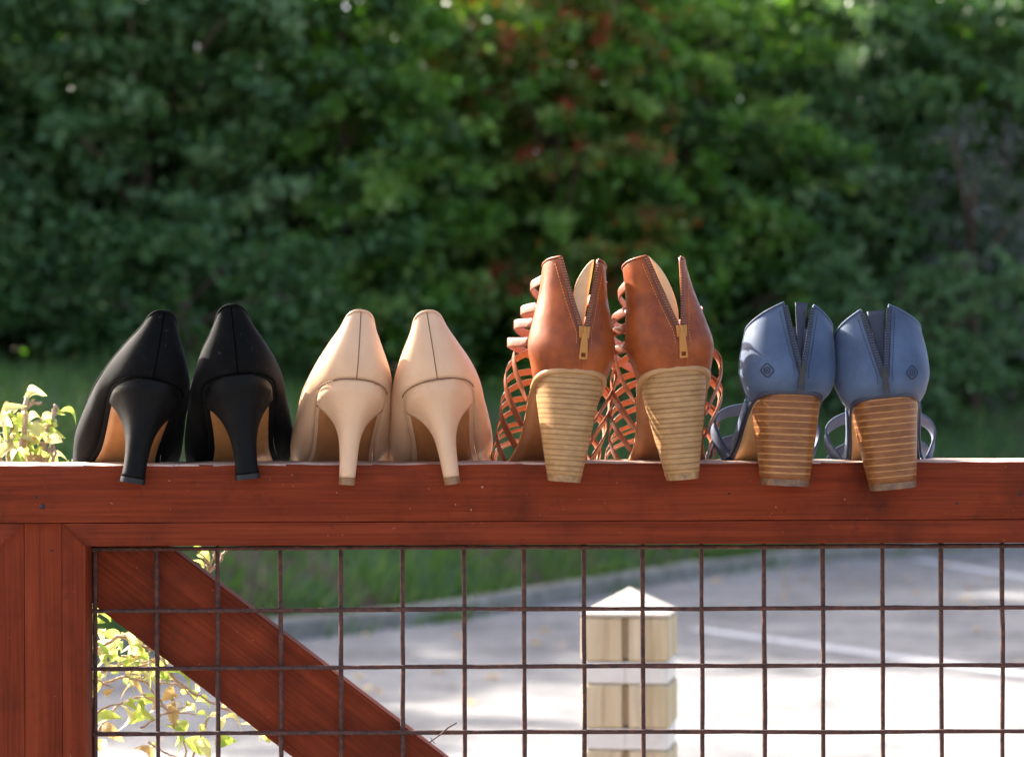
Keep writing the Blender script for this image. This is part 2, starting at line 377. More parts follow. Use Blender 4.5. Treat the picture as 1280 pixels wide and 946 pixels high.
# ------------------------------------------------------------------ the setting: ground, parking lot, kerb, bank
def quad_sheet(name, x0, x1, y0, y1, z, m):
    o = mesh_from(name, [(x0, y0, z), (x1, y0, z), (x1, y1, z), (x0, y1, z)], [(0, 1, 2, 3)], m, smooth=False)
    return tag(o, kind='structure')
quad_sheet('ground', -600, 600, -600, 600, -0.02, M['ground'])
lot = quad_sheet('parking_lot', -60, 60, -40, 75, 0.0, M['asphalt'])
def ground_pt(px, py, z=0.0):
    dx, dy = px-640.0, py-HY; dx, dy = dx-ROLL*dy, dy+ROLL*dx
    D = (HC-z)*FPX/dy
    return Vector((dx/FPX*D, D-2.0, z))
def painted(p0, p1, wd):
    p0 = ground_pt(*p0); p1 = ground_pt(*p1); d = (p1-p0).normalized(); n = Vector((-d.y, d.x, 0))*wd/2
    V = [p0-n, p1-n, p1+n, p0+n]
    V = [(v.x, v.y, 0.004) for v in V]
    return mesh_from('painted_line', V, [(0, 1, 2, 3)], M['line'], lot, smooth=False)
painted((868, 786), (1300, 846), 0.13)
painted((1150, 700), (1420, 745), 0.16)
# kerb line in plan
K = cr([(-14, -1.5), (-9.0, 4.0), (-5.2, 6.4), (-2.9, 8.9), (-1.1, 11.3), (0.0, 13.3), (0.82, 15.3), (1.75, 17.3), (2.95, 19.2), (5.2, 21.2), (9, 22.8), (16, 24.2), (30, 25)], 60)
KW, KH = 0.14, 0.11
Kt = np.gradient(K, axis=0); Kt /= np.linalg.norm(Kt, axis=1)[:, None]; Kn = np.stack([-Kt[:, 1], Kt[:, 0]], 1)   # towards the grass
kerb = tag(empty('kerb', (0, 0, 0)), kind='structure')
seglen = np.linalg.norm(np.diff(K, axis=0), axis=1); cum = np.concatenate([[0], np.cumsum(seglen)])
def kpt(s):
    x = np.interp(s, cum, K[:, 0]); y = np.interp(s, cum, K[:, 1]); nx = np.interp(s, cum, Kn[:, 0]); ny = np.interp(s, cum, Kn[:, 1])
    l = math.hypot(nx, ny); return np.array([x, y]), np.array([nx/l, ny/l])
s = 6.0
while s < cum[-1]-16:
    V = []; prof = [(0, -0.05), (0.012, KH-0.02), (0.035, KH), (KW, KH), (KW, -0.05)]
    dz = random.uniform(-0.006, 0.006)
    for e in (s+0.004, s+0.45, s+0.896):
        p, n = kpt(e)
        for a, z in prof: V.append((p[0]+n[0]*a, p[1]+n[1]*a, z+(dz if z > 0 else 0)))
    F = grid_faces(3, 5) + [(0, 1, 2, 3, 4), (14, 13, 12, 11, 10)]
    mesh_from('kerb_stone', V, F, M['concrete'], kerb, smooth=False); s += 0.9
def bank_d(x, y):
    """signed distance to the kerb (positive on the grass side), vectorised"""
    x = np.asarray(x, float); y = np.asarray(y, float); sh = x.shape
    pts = np.stack([x.ravel(), y.ravel()], 1); out = np.full(len(pts), 1e9); sg = np.zeros(len(pts))
    for i in range(len(K)-1):
        a = K[i]; d = K[i+1]-a; L = d @ d; t = np.clip(((pts-a) @ d)/L, 0, 1)
        q = pts-(a+t[:, None]*d); ds = np.linalg.norm(q, axis=1); sd = np.sign(d[0]*q[:, 1]-d[1]*q[:, 0])
        m = ds < out; out[m] = ds[m]; sg[m] = sd[m]
    return (out*sg).reshape(sh)
def bank_z(x, y):
    d = bank_d(x, y)
    z = 0.10+1.75*(1-np.exp(-np.maximum(d-KW, 0)/2.6))+0.05*np.sin(x*1.7+y)*np.clip(d, 0, 1)
    return np.where(d > KW*0.6, z, -0.25), d
gx = np.arange(-24, 24.01, 0.3); gy = np.arange(-1, 42, 0.3)
X, Y = np.meshgrid(gx, gy, indexing='ij'); Z, Dm = bank_z(X, Y)
mesh_from('grass_bank', np.stack([X, Y, Z], -1).reshape(-1, 3), grid_faces(len(gx), len(gy)), M['bank'])['kind'] = 'structure'
# grass blades
n = 90000
bx = RNG.uniform(-7, 9, n); by = RNG.uniform(8, 27, n)
bz, bd = bank_z(bx, by)
keep = (bd > KW*0.9) & (bd < 7.5) & (RNG.random(n) < np.where(bd < 2.8, 1.0, 0.4))
bx, by, bz, bd = bx[keep], by[keep], bz[keep], bd[keep]; n = len(bx)
hh = RNG.uniform(0.06, 0.20, n)*(1+0.8*(RNG.random(n) < 0.1)); ang = RNG.uniform(0, 2*PI, n); ww = RNG.uniform(0.006, 0.014, n)
lean = RNG.normal(0, 0.05, (n, 2)); lean[:, 0] += np.where(bd < 0.5, 0.06, 0); lean[:, 1] -= np.where(bd < 0.5, 0.06, 0)
m2 = 5200; se = RNG.uniform(8, cum[-1]-18, m2); wv_ = 0.5+0.5*np.sin(se*2.3)+0.4*np.sin(se*6.1+1); ok2 = RNG.random(m2) < wv_*0.7; se = se[ok2]; m2 = len(se)
kx = np.interp(se, cum, K[:, 0]); ky = np.interp(se, cum, K[:, 1]); nx_ = np.interp(se, cum, Kn[:, 0]); ny_ = np.interp(se, cum, Kn[:, 1])
foot = RNG.random(m2) < np.where(kx < -0.2, 0.55, 0.12); of_ = np.where(foot, RNG.uniform(-0.10, -0.005, m2), RNG.uniform(KW*0.7, KW*1.6, m2))
bx = np.concatenate([bx, kx+nx_*of_]); by = np.concatenate([by, ky+ny_*of_]); bz = np.concatenate([bz, np.where(foot, 0.0, KH)]); hh = np.concatenate([hh, RNG.uniform(0.05, 0.15, m2)]); ang = np.concatenate([ang, RNG.uniform(0, 2*PI, m2)]); ww = np.concatenate([ww, RNG.uniform(0.006, 0.013, m2)])
ln_ = np.stack([-nx_*RNG.uniform(0.02, 0.14, m2), -ny_*RNG.uniform(0.02, 0.14, m2)], 1); lean = np.concatenate([lean, ln_])
b0 = np.stack([bx-np.cos(ang)*ww, by-np.sin(ang)*ww, bz-0.01], 1); b1 = np.stack([bx+np.cos(ang)*ww, by+np.sin(ang)*ww, bz-0.01], 1)
tp = np.stack([bx+lean[:, 0], by+lean[:, 1], bz+hh], 1)
tag(fast_mesh('grass', np.stack([b0, b1, tp], 1).reshape(-1, 3), 3, M['grass']), 'green grass growing on the shaded bank behind the kerb', 'grass', kind='stuff')

# fallen leaves on the asphalt
n = 260; fx = RNG.uniform(-3, 6, n); fy = RNG.uniform(6, 19, n); fd = bank_d(fx, fy); k_ = (fd < -0.05) & (RNG.random(n) < np.exp(fd/2.5)+0.12); fx, fy = fx[k_], fy[k_]; n = len(fx)
an_ = RNG.uniform(0, 2*PI, n); L_ = RNG.uniform(0.03, 0.06, n); u1 = np.stack([np.cos(an_)*L_, np.sin(an_)*L_, np.zeros(n)], 1); u2 = np.stack([-np.sin(an_)*L_*0.5, np.cos(an_)*L_*0.5, np.zeros(n)], 1)
c0 = np.stack([fx, fy, np.full(n, 0.012)], 1); up_ = np.array([0, 0, 0.02])
tag(fast_mesh('fallen_leaves', np.stack([c0-u1, c0-u2+up_, c0+u1, c0+u2+up_*0.5], 1).reshape(-1, 3), 4, M['leaf_dry']), 'pale dry leaves fallen on the asphalt near the kerb', 'leaves', kind='stuff')

# ------------------------------------------------------------------ trees and shrubs of the background
def leaf_quads(c, size, droop=0.25, out=None):
    """folded rhombic leaves at centres c, returns (n*4,3)"""
    n = len(c)
    d = RNG.normal(0, 1, (n, 3)); d[:, 2] -= droop
    if out is not None: d += out*0.8
    d /= np.linalg.norm(d, axis=1)[:, None]
    a = RNG.normal(0, 1, (n, 3)); a[:, 2] *= 0.4; sdir = np.cross(d, a); sdir /= np.linalg.norm(sdir, axis=1)[:, None]
    L = size*RNG.uniform(0.7, 1.3, n)[:, None]; Wd = L*RNG.uniform(0.26, 0.36, n)[:, None]
    nn = np.cross(d, sdir)
    p0 = c; p1 = c+d*L*0.45+sdir*Wd+nn*L*0.06; p2 = c+d*L; p3 = c+d*L*0.45-sdir*Wd+nn*L*0.06
    return np.stack([p0, p1, p2, p3], 1).reshape(-1, 3)
def make_tree(name, label, cat, base, lobes, leafmat, nclus, per, size, sig, group, trunk_r=0.08, droop=0.25, berries=0, bias=0.55):
    """lobes: list of (cx,cy,cz,rx,ry,rz) relative to base"""
    bx_, by_ = base; bzz = float(bank_z(np.array([bx_]), np.array([by_]))[0][0]); bzz = max(bzz, 0)
    t = empty(name, (bx_, by_, bzz)); tag(t, label, cat, group)
    lob = np.array(lobes, float); vol = lob[:, 3]*lob[:, 4]*lob[:, 5]; pick = RNG.choice(len(lob), nclus, p=vol/vol.sum())
    dr = RNG.normal(0, 1, (nclus, 3)); dr /= np.linalg.norm(dr, axis=1)[:, None]
    rr = bias+(1-bias)*RNG.random(nclus)**0.5; rr *= RNG.uniform(0.9, 1.1, nclus)
    cc = lob[pick, :3]+dr*lob[pick, 3:]*rr[:, None]
    ok = cc[:, 2] > 0.02; cc = cc[ok]; dr = dr[ok]
    nc = len(cc); c = np.repeat(cc, per, 0); o = np.repeat(dr, per, 0)
    # each cluster is a drooping spray of leaves along a twig that grows outwards
    ax = dr*np.array([1, 1, 0.35])+RNG.normal(0, 0.35, dr.shape); ax[:, 2] *= 0.5; ax /= np.linalg.norm(ax, axis=1)[:, None]
    sl = RNG.uniform(0.7, 1.5, nc)*sig*3.2
    u_ = RNG.random(nc*per)**0.75; A = np.repeat(ax, per, 0); SL = np.repeat(sl, per)[:, None]
    sd = np.cross(A, [0, 0, 1.0]); sd /= np.linalg.norm(sd, axis=1)[:, None]+1e-9
    taper = (1.15-u_)[:, None]
    c = c+A*SL*(u_[:, None]-0.6)+sd*RNG.normal(0, 1, (nc*per, 1))*sig*0.75*taper
    c[:, 2] += RNG.normal(0, 1, nc*per)*sig*0.16-0.22*SL[:, 0]*u_**2
    c[:, 2] = np.abs(c[:, 2]); o = A
    mi_ = None; mats_ = leafmat
    if isinstance(leafmat, list): mi_ = np.repeat(RNG.choice(len(leafmat), len(cc), p=[0.5, 0.3, 0.2][:len(leafmat)]), per)
    fast_mesh('crown', leaf_quads(c, size, droop, o), 4, mats_, t, mi=mi_)
    mb = MB(); top = lob[:, 2].max()
    tp = [Vector((0, 0, -0.15)), Vector((0.03, 0.02, top*0.3)), Vector((-0.04, 0, top*0.65)), Vector((0.02, 0.03, top))]
    mb.tube(tp, [trunk_r, trunk_r*0.8, trunk_r*0.5, trunk_r*0.15], 8)
    mb.build('trunk', M['bark'], t)
    for k in range(8):
        lb = MB()
        fq = cc[dr[:, 1] < -0.2]; q = fq[RNG.integers(len(fq))]*np.array([1.15, 1.25, 1.0]); h0 = min(q[2]*0.6, top*0.8); st = Vector((0, 0, h0)); en = Vector(q)
        md = (st+en)/2+Vector((0, 0, 0.12))
        lb.tube([st, md, en], [trunk_r*0.4, trunk_r*0.25, trunk_r*0.08], 6)
        lb.build('limb', M['bark'], t)
    bmb = MB(); fr_ = cc[dr[:, 1] < -0.35]
    for k in range(berries):
        q = fr_[RNG.integers(len(fr_))]+np.array([0, -0.15, 0])
        for j in range(14):
            p = Vector(q)+Vector(RNG.normal(0, 0.05, 3)); r = random.uniform(0.014, 0.022)
            V = [p+Vector(v)*r for v in ((1, 0, 0), (-1, 0, 0), (0, 1, 0), (0, -1, 0), (0, 0, 1), (0, 0, -1))]
            bmb.add(V, [(0, 2, 4), (2, 1, 4), (1, 3, 4), (3, 0, 4), (2, 0, 5), (1, 2, 5), (3, 1, 5), (0, 3, 5)])
    if berries: tag(bmb.build('berries', M['berry'], t), kind='stuff')
    return t
def lobes_for(wid, hgt, dep, n):
    L = [(0, 0, hgt*0.45, wid*0.5, dep*0.5, hgt*0.5)]
    for k in range(n):
        z = random.uniform(0.15, 0.88)*hgt; a = random.uniform(0, 2*PI); q = random.uniform(0.25, 0.5)
        L.append((math.cos(a)*wid*q, math.sin(a)*dep*q, z, wid*random.uniform(0.16, 0.3), dep*random.uniform(0.18, 0.32), hgt*random.uniform(0.10, 0.2)))
    return L
G1 = 'shrubs and trees along the top of the bank'
SETS = {'leaf_dark': [M['leaf_dark'], M['leaf_blue'], M['leaf_pale']], 'leaf_mid': [M['leaf_mid'], M['leaf_dark'], M['leaf_light']], 'leaf_yellow': [M['leaf_yellow'], M['leaf_mid'], M['leaf_light']], 'leaf_blue': [M['leaf_blue'], M['leaf_dark'], M['leaf_pale']]}
front = [
    (-5.6, 20.9, 3.0, 5.2, 2.0, 'leaf_dark', 'dark blue-green evergreen at the left edge behind the black shoes', 'tree'),
    (-3.6, 21.6, 2.6, 5.8, 2.0, 'leaf_dark', 'dark evergreen shrub rising above the black suede shoes', 'tree'),
    (-1.7, 22.4, 2.6, 5.6, 2.0, 'leaf_mid', 'fresh green leafy shrub rising above the beige shoes', 'tree'),
    (0.5, 23.4, 2.5, 6.0, 2.0, 'leaf_yellow', 'yellowish tree dotted with red berries above the tan sandals', 'tree'),
    (2.2, 24.8, 2.5, 5.6, 2.0, 'leaf_mid', 'green shrub between the berry tree and the bluish shrub', 'tree'),
    (3.9, 25.6, 2.6, 5.8, 2.0, 'leaf_blue', 'bluish green shrub rising above the blue shoes', 'tree'),
    (5.9, 26.4, 2.6, 6.0, 2.0, 'leaf_blue', 'bluish green tree at the right edge of the view', 'tree'),
]
for x, y, wd, hg, dp, lm, lab, ct in front:
    make_tree('berry_tree' if lm == 'leaf_yellow' else 'leafy_shrub', lab, ct, (x, y), lobes_for(wd, hg, dp, 22), SETS[lm], 260, 120, 0.115, 0.25, G1,
              berries=110 if lm == 'leaf_yellow' else 0)
make_tree('twiggy_shrub', 'grey twiggy shrub with sparse pale leaves at the right edge', 'shrub', (5.1, 24.6), lobes_for(1.3, 3.9, 1.0, 6), M['leaf_grey'], 130, 22, 0.07, 0.16, G1)
make_tree('low_shrub', 'low bluish bush at the foot of the hedge on the right', 'shrub', (4.2, 23.9), lobes_for(2.2, 1.9, 1.2, 7), M['leaf_blue'], 230, 28, 0.085, 0.15, G1)
make_tree('low_shrub', 'low dark bush at the foot of the hedge behind the black shoes', 'shrub', (-3.0, 20.2), lobes_for(2.6, 1.5, 1.2, 7), M['leaf_dark'], 230, 28, 0.085, 0.15, G1)
for x_, y_, lm_, lab_ in ((-5.6, 22.6, 'leaf_dark', 'bushy undergrowth at the left edge behind the evergreen'), (-2.8, 23.4, 'leaf_dark', 'bushy undergrowth between the black and beige shoes'),
                     (-0.4, 24.2, 'leaf_mid', 'bushy undergrowth behind the beige shoes and tan sandals'), (2.0, 25.8, 'leaf_mid', 'bushy undergrowth between the tan and blue sandals'), (4.8, 27.4, 'leaf_blue', 'bushy undergrowth behind the low bluish bush')):
    make_tree('undergrowth_bush', lab_, 'shrub', (x_, y_), lobes_for(4.0, 2.9, 1.6, 9), M[lm_], 520, 32, 0.13, 0.2, G1, bias=0.2)
# taller trees standing behind, they throw the shade on the bank and the far half of the parking lot
G2 = 'tall trees behind the hedge'
back = [(-11.4, 15.8, 4.4, 8.3), (-9.4, 18.4, 4.4, 8.2), (-7.3, 20.9, 4.2, 8.6), (-5.0, 24.4, 4.2, 6.0), (-2.2, 25.4, 4.2, 5.6), (0.8, 26.6, 4.2, 6.0), (3.8, 28.6, 4.4, 6.0), (7.2, 29.6, 4.6, 6.6)]
names = ['tall dark tree on the bank, farthest left of the row', 'tall dark tree on the bank, second from the left', 'tall dark tree standing just outside the left edge', 'tall tree behind the dark evergreen at the left edge',
         'tall tree behind the fresh green shrub', 'tall tree behind the berry tree', 'tall tree behind the bluish shrub', 'tall tree behind the tree at the right edge']
for (x, y, wd, hg), lab in zip(back, names):
    make_tree('tall_tree', lab, 'tree', (x, y), lobes_for(wd, hg, 3.2, 14), M['leaf_mid' if x > -6 else 'leaf_dark'], 620 if x > -6 else 800, 30, 0.20, 0.26, G2, trunk_r=0.16, bias=0.3)

# ------------------------------------------------------------------ bollard behind the gate
bt = P(787, 733, 1.15)
bol = empty('bollard', (bt.x, 1.15, 0), (0, 0, R(-9)))
tag(bol, 'square wooden bollard with pointed top and white bands behind the wire mesh', 'bollard')
H = 0.0575; SH = P(787, 767, 1.15).z; PK = bt.z
def sec(h, g=0.006, gd=0.012):
    # square section with a kerf on front and back, chamfered corners
    c = 0.004
    return [(-h+c, -h), (-g, -h), (-g*0.8, -h+gd), (g*0.8, -h+gd), (g, -h), (h-c, -h), (h, -h+c), (h, h-c), (h-c, h), (-h+c, h), (-h, h-c), (-h, -h+c)]
def prism(name, h, z0, z1, m, parent, g=0.005, gd=0.012, bev=0.003):
    s1 = sec(h-bev, g, gd); s2 = sec(h, g, gd); n = len(s1)
    V = [(x, y, z0) for x, y in s1]+[(x, y, z0+bev) for x, y in s2]+[(x, y, z1-bev) for x, y in s2]+[(x, y, z1) for x, y in s1]
    F = [(k*n+i, k*n+(i+1) % n, (k+1)*n+(i+1) % n, (k+1)*n+i) for k in range(3) for i in range(n)]
    F += [tuple(range(n-1, -1, -1)), tuple(range(3*n, 4*n))]
    return mesh_from(name, V, F, m, parent, smooth=False)
zb = [P(787, y, 1.15).z for y in (822, 849, 904, 930)]
prism('post', H, 0.0, zb[3]-0.001, M['post'], bol); prism('post_section', H, zb[2]+0.001, zb[1]-0.001, M['post'], bol); prism('post_section', H, zb[0]+0.001, SH, M['post'], bol)
for a, b in ((zb[1], zb[0]), (zb[3], zb[2])):
    bo = prism('white_band', H-0.002, a, b, M['band'], bol, 0.002, 0.0012, 0.002)
    mesh_from('red_reflector', [(-H-0.0005, -0.03, a+0.004), (-H-0.0005, 0.03, a+0.004), (-H-0.0005, 0.03, b-0.004), (-H-0.0005, -0.03, b-0.004),
                                (-H+0.002, -0.03, a+0.004), (-H+0.002, 0.03, a+0.004), (-H+0.002, 0.03, b-0.004), (-H+0.002, -0.03, b-0.004)],
              [(3, 2, 1, 0), (0, 1, 5, 4), (2, 3, 7, 6), (1, 2, 6, 5), (3, 0, 4, 7)], M['redref'], bo, smooth=False)
h2 = H+0.001
mesh_from('pointed_cap', [(-h2, -h2, SH+0.0005), (h2, -h2, SH+0.0005), (h2, h2, SH+0.0005), (-h2, h2, SH+0.0005), (-h2, -h2, SH+0.004), (h2, -h2, SH+0.004), (h2, h2, SH+0.004), (-h2, h2, SH+0.004), (0, 0, PK)],
          [(3, 2, 1, 0), (0, 1, 5, 4), (1, 2, 6, 5), (2, 3, 7, 6), (3, 0, 4, 7), (4, 5, 8), (5, 6, 8), (6, 7, 8), (7, 4, 8)], M['post_top'], bol, smooth=False)

# ------------------------------------------------------------------ the gate
gate = empty('gate', (0, 0, 0))
tag(gate, 'red stained wooden gate with rusty wire mesh carrying the row of shoes', 'gate')
RD = 0.08                                   # depth of the top rail
def board(name, x0, x1, hw, hd, parent, cut0=0.0, cut1=0.0, rnd=0.0025, wob=0.0004, seg=0.012, mat='wood'):
    """board along local x: half height hw (local z), half depth hd (local y); cut0/cut1 shear the ends (mitre): shift per unit z"""
    prof = []
    for (sy, sz) in ((-1, -1), (1, -1), (1, 1), (-1, 1)):
        a0 = {(-1, -1): PI, (1, -1): 1.5*PI, (1, 1): 0, (-1, 1): 0.5*PI}[(sy, sz)]
        for k in range(4):
            a = a0+k/3*PI/2
            prof.append((sy*(hd-rnd)+rnd*math.cos(a), sz*(hw-rnd)+rnd*math.sin(a)))
    np_ = len(prof); nx = max(2, int((x1-x0)/seg)+1); V = []
    ph = RNG.uniform(0, 6, 6)
    for i in range(nx):
        t = i/(nx-1)
        for k, (y, z) in enumerate(prof):
            xa = x0+cut0*z; xb = x1+cut1*z; x = xa+(xb-xa)*t
            e = wob*(math.sin(x*23+ph[0]+k*0.4)+0.7*math.sin(x*61+ph[1]+k)+0.5*math.sin(x*140+ph[2]+k*2.1))
            e2 = wob*RNG.normal(0, 0.5)
            V.append((x, y+e*0.5, z+((e*0.6+e2) if z > 0 else 0)))
    F = grid_faces(nx, np_)
    F += [(i*np_+np_-1, (i+1)*np_+np_-1, (i+1)*np_, i*np_) for i in range(nx-1)]
    F = [tuple(reversed(f)) for f in F]
    F += [tuple(range(np_)), tuple((nx-1)*np_+k for k in reversed(range(np_)))]
    return mesh_from(name, V, F, M[mat], parent, smooth=True)
XL, XR = -1.02, 0.98                         # ends of the gate
z_g = P(640, 651.5, 0).z                       # joint between rail board and lip
z_b = P(640, 680.5, 0).z                       # underside of the lip
hw = (RAIL_TOP-z_g)/2-0.0001
rb = board('top_rail', XL, XR, hw, RD/2, gate, wob=0.0005, rnd=0.0011); rb.location = (0, RD/2, RAIL_TOP-hw)
for v in rb.data.vertices:
    if v.co.z > 0: v.co.z += 0.022*(v.co.y+RD/2)
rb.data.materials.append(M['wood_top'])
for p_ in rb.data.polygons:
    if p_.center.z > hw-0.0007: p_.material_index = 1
lip_h = (z_g-z_b)
xs0, xs1 = P(30, 700, 0).x, P(77, 700, 0).x   # centre board of the stile
xl0, xl1 = P(-9, 700, 0).x, P(106.5, 700, 0).x     # outer edges of its lips
LD = 0.034
lz = z_g-lip_h/2-0.0001
r1 = board('rail_lip', xs1+0.0003+lip_h/2, XR, lip_h/2-0.0001, LD/2, gate, cut0=-1.0, rnd=0.0005, wob=0.0001); r1.location = (0, LD/2+0.0004, lz)
r2 = board('rail_lip', XL, xs0-0.0003-lip_h/2, lip_h/2-0.0001, LD/2, gate, cut1=1.0, rnd=0.0005, wob=0.0001); r2.location = (0, LD/2+0.0004, lz)
def upright(name, xa, xb, z0, z1, yc, hd, rnd=0.0006):
    o = board(name, z0, z1, (xb-xa)/2, hd, gate, rnd=rnd, wob=0.0001)
    o.rotation_euler = (0, -PI/2, 0); o.location = ((xa+xb)/2, yc, 0); return o
Z0 = 0.10
upright('stile', xs0+0.0001, xs1-0.0001, Z0, z_g-0.0003, RD/2, RD/2-0.001)
def lipup(xa, xb, right):
    hwd = (xb-xa)/2
    o = board('stile_lip', Z0+0.12, z_g-0.0004-lip_h/2, hwd, LD/2, gate, cut1=(1 if right else -1)*lip_h/2/hwd, rnd=0.0005, wob=0.0001)
    o.rotation_euler = (0, -PI/2, 0); o.location = ((xa+xb)/2, LD/2+0.0008, 0); return o
lipup(xs1+0.0002, xl1, True); lipup(xl0, xs0-0.0002, False)
# outer stiles and bottom rail close the frame outside the picture
upright('stile', XL+0.0005, XL+0.07, Z0, z_b-0.001, RD/2, RD/2-0.002); upright('stile', XR-0.07, XR-0.0005, Z0, z_b-0.001, RD/2, RD/2-0.002)
bro = board('bottom_rail', XL+0.071, xs0-0.002, 0.035, RD/2-0.003, gate); bro.location = (0, RD/2, Z0+0.06)
bro = board('bottom_rail', xs1+0.002, XR-0.071, 0.035, RD/2-0.003, gate); bro.location = (0, RD/2, Z0+0.06)
# diagonal brace behind the mesh
YB = 0.052
pa = P(107, 748, YB-0.012); pb = P(365, 940, YB-0.012); pc = P(215, 685, YB-0.012); pd = P(552, 943, YB-0.012)
dr = (pd-pc); dr.y = 0; dr.normalize(); nn = Vector((dr.z, 0, -dr.x)); wdt = abs((pa-pc).dot(nn))
if (pa-pc).dot(nn) < 0: nn = -nn
mid = pc+nn*wdt/2; mid.y = YB
t1 = (Z0+0.09-mid.z)/dr.z
mw = Matrix.Translation(mid) @ Matrix.Rotation(-math.atan2(dr.z, dr.x), 4, 'Y')
poly = [mw @ Vector((x_, 0, z_)) for x_, z_ in ((-0.4, -wdt/2), (t1, -wdt/2), (t1, wdt/2), (-0.4, wdt/2))]
def clip(poly, f):
    out = []
    for i in range(len(poly)):
        a, b = poly[i], poly[(i+1) % len(poly)]; fa, fb = f(a), f(b)
        if fa >= 0: out.append(a)
        if (fa >= 0) != (fb >= 0): out.append(a+(b-a)*(fa/(fa-fb)))
    return out
poly = clip(poly, lambda p: p.x-(xs1+0.0006)); poly = clip(poly, lambda p: (z_g-0.0006)-p.z)
inv = mw.inverted(); pl = [inv @ p for p in poly]; cx_ = sum(p.x for p in pl)/len(pl); cz_ = sum(p.z for p in pl)/len(pl); n_ = len(pl)
def insetp(k): return [(p.x-math.copysign(min(k, abs(p.x-cx_)), p.x-cx_), p.z-math.copysign(min(k, abs(p.z-cz_)), p.z-cz_)) for p in pl]
Vb = [(x, -0.012, z) for x, z in insetp(0.0012)]+[(p.x, -0.0108, p.z) for p in pl]+[(p.x, 0.0108, p.z) for p in pl]+[(x, 0.012, z) for x, z in insetp(0.0012)]
Fb = [(k*n_+i, k*n_+(i+1) % n_, (k+1)*n_+(i+1) % n_, (k+1)*n_+i) for k in range(3) for i in range(n_)]+[tuple(range(n_-1, -1, -1)), tuple(range(3*n_, 4*n_))]
br = mesh_from('brace', Vb, Fb, M['wood'], gate, smooth=False); br.matrix_world = mw
# wire mesh: every wire its own part
YW = 0.030
xv = [118, 195.5, 271.5, 350, 426, 503, 580, 655, 730, 803.5, 877, 955.5, 1029, 1104, 1177, 1253.5]
xw = [P(x, 760, YW).x for x in xv]
while xw[-1] < XR-0.1: xw.append(xw[-1]+0.0507)
xw += [xs0-0.045-0.0507*k for k in range(9)]
zh = [P(640, y, YW).z for y in (684.5, 761.5, 833.5, 915)]
zh2 = list(zh)
while zh2[-1] > Z0+0.14: zh2.append(zh2[-1]-0.0512)
def wob(a, n, amp): 
    r = np.cumsum(RNG.normal(0, 1, n)); r -= np.linspace(r[0], r[-1], n); m_ = max(1e-6, np.abs(r).max()); return r/m_*amp
for x in xw:
    if x > XR-0.072: continue
    n = 30; o1 = wob(0, n, 0.0006); mb = MB(); tl = RNG.normal(0, 0.0008)
    zz = np.linspace(z_b+0.012, Z0+0.07, n); rad = 0.0020+RNG.normal(0, 0.00012, n)
    mb.tube([(x+o1[i]+tl*(i/n), YW+0.0032, zz[i]) for i in range(n)], list(rad), 8); mb.build('wire', M['wire'], gate)
for z in zh2:
    for xa, xb in ((xs1-0.004, XR-0.06), (XL+0.06, xs0+0.004)):
        n = 60; o1 = wob(0, n, 0.0008); mb = MB()
        xx = np.linspace(xa, xb, n); rad = 0.0019+RNG.normal(0, 0.00014, n)
        mb.tube([(xx[i], YW, z+o1[i]) for i in range(n)], list(rad), 8); mb.build('wire', M['wire'], gate)
for px, py, r in ((53, 633, 0.0022), (45, 621, 0.0011), (911, 617, 0.0010), (1196, 629, 0.0011), (1275, 618, 0.0014), (64, 688, 0.0008)):
    p = P(px, py, 0); mb = MB(); mb.tube([(p.x, -0.0006, p.z), (p.x, 0.003, p.z)], [r, r], 10); mb.build('nail_hole', M['nail'], gate)

# ------------------------------------------------------------------ shoes (local units: cm, x right, y towards the toe, z up)
def outline(tab, n=64):
    """right half sole outline table rows (x,y,z) from heel centre to toe centre -> closed ring of 2n-2 points"""
    h = cr(tab, n); h[0, 0] = 0; h[-1, 0] = 0; h[:, 0] = np.maximum(h[:, 0], 0)
    return h
def bendf(k): return lambda y: k*np.maximum(np.asarray(y)-6.0, 0)**2
def sole_mesh(name, tab, mat, parent, top=0.0, thick=0.3, inset=1.0, bend=None, y0=None, y1=None, n=70):
    h = outline(tab, n); rows = []
    nx = 9; V = []
    for (x, y, z) in h:
        for k in range(nx):
            f = -1+2*k/(nx-1); V.append((x*inset*f, 0.98*(y-12)*1.0+12 if inset < 1 else y, z+top))
    m_ = len(h)
    V2 = [(x, y, z-thick+(0.0)) for x, y, z in V]
    F = grid_faces(m_, nx)
    F = [tuple(reversed(f)) for f in F]
    off = len(V)
    F += [tuple(off+i for i in reversed(f)) for f in F[:]]
    for i in range(m_-1):
        a, b = i*nx, (i+1)*nx
        F.append((a, b, off+b, off+a)); a += nx-1; b += nx-1
        F.append((b, a, off+a, off+b))
    V = np.array(V+V2); V[:, 0] += bend(V[:, 1])
    o = mesh_from(name, V, [tuple(reversed(f)) for f in F], mat, parent, True, scale=0.01)
    return o
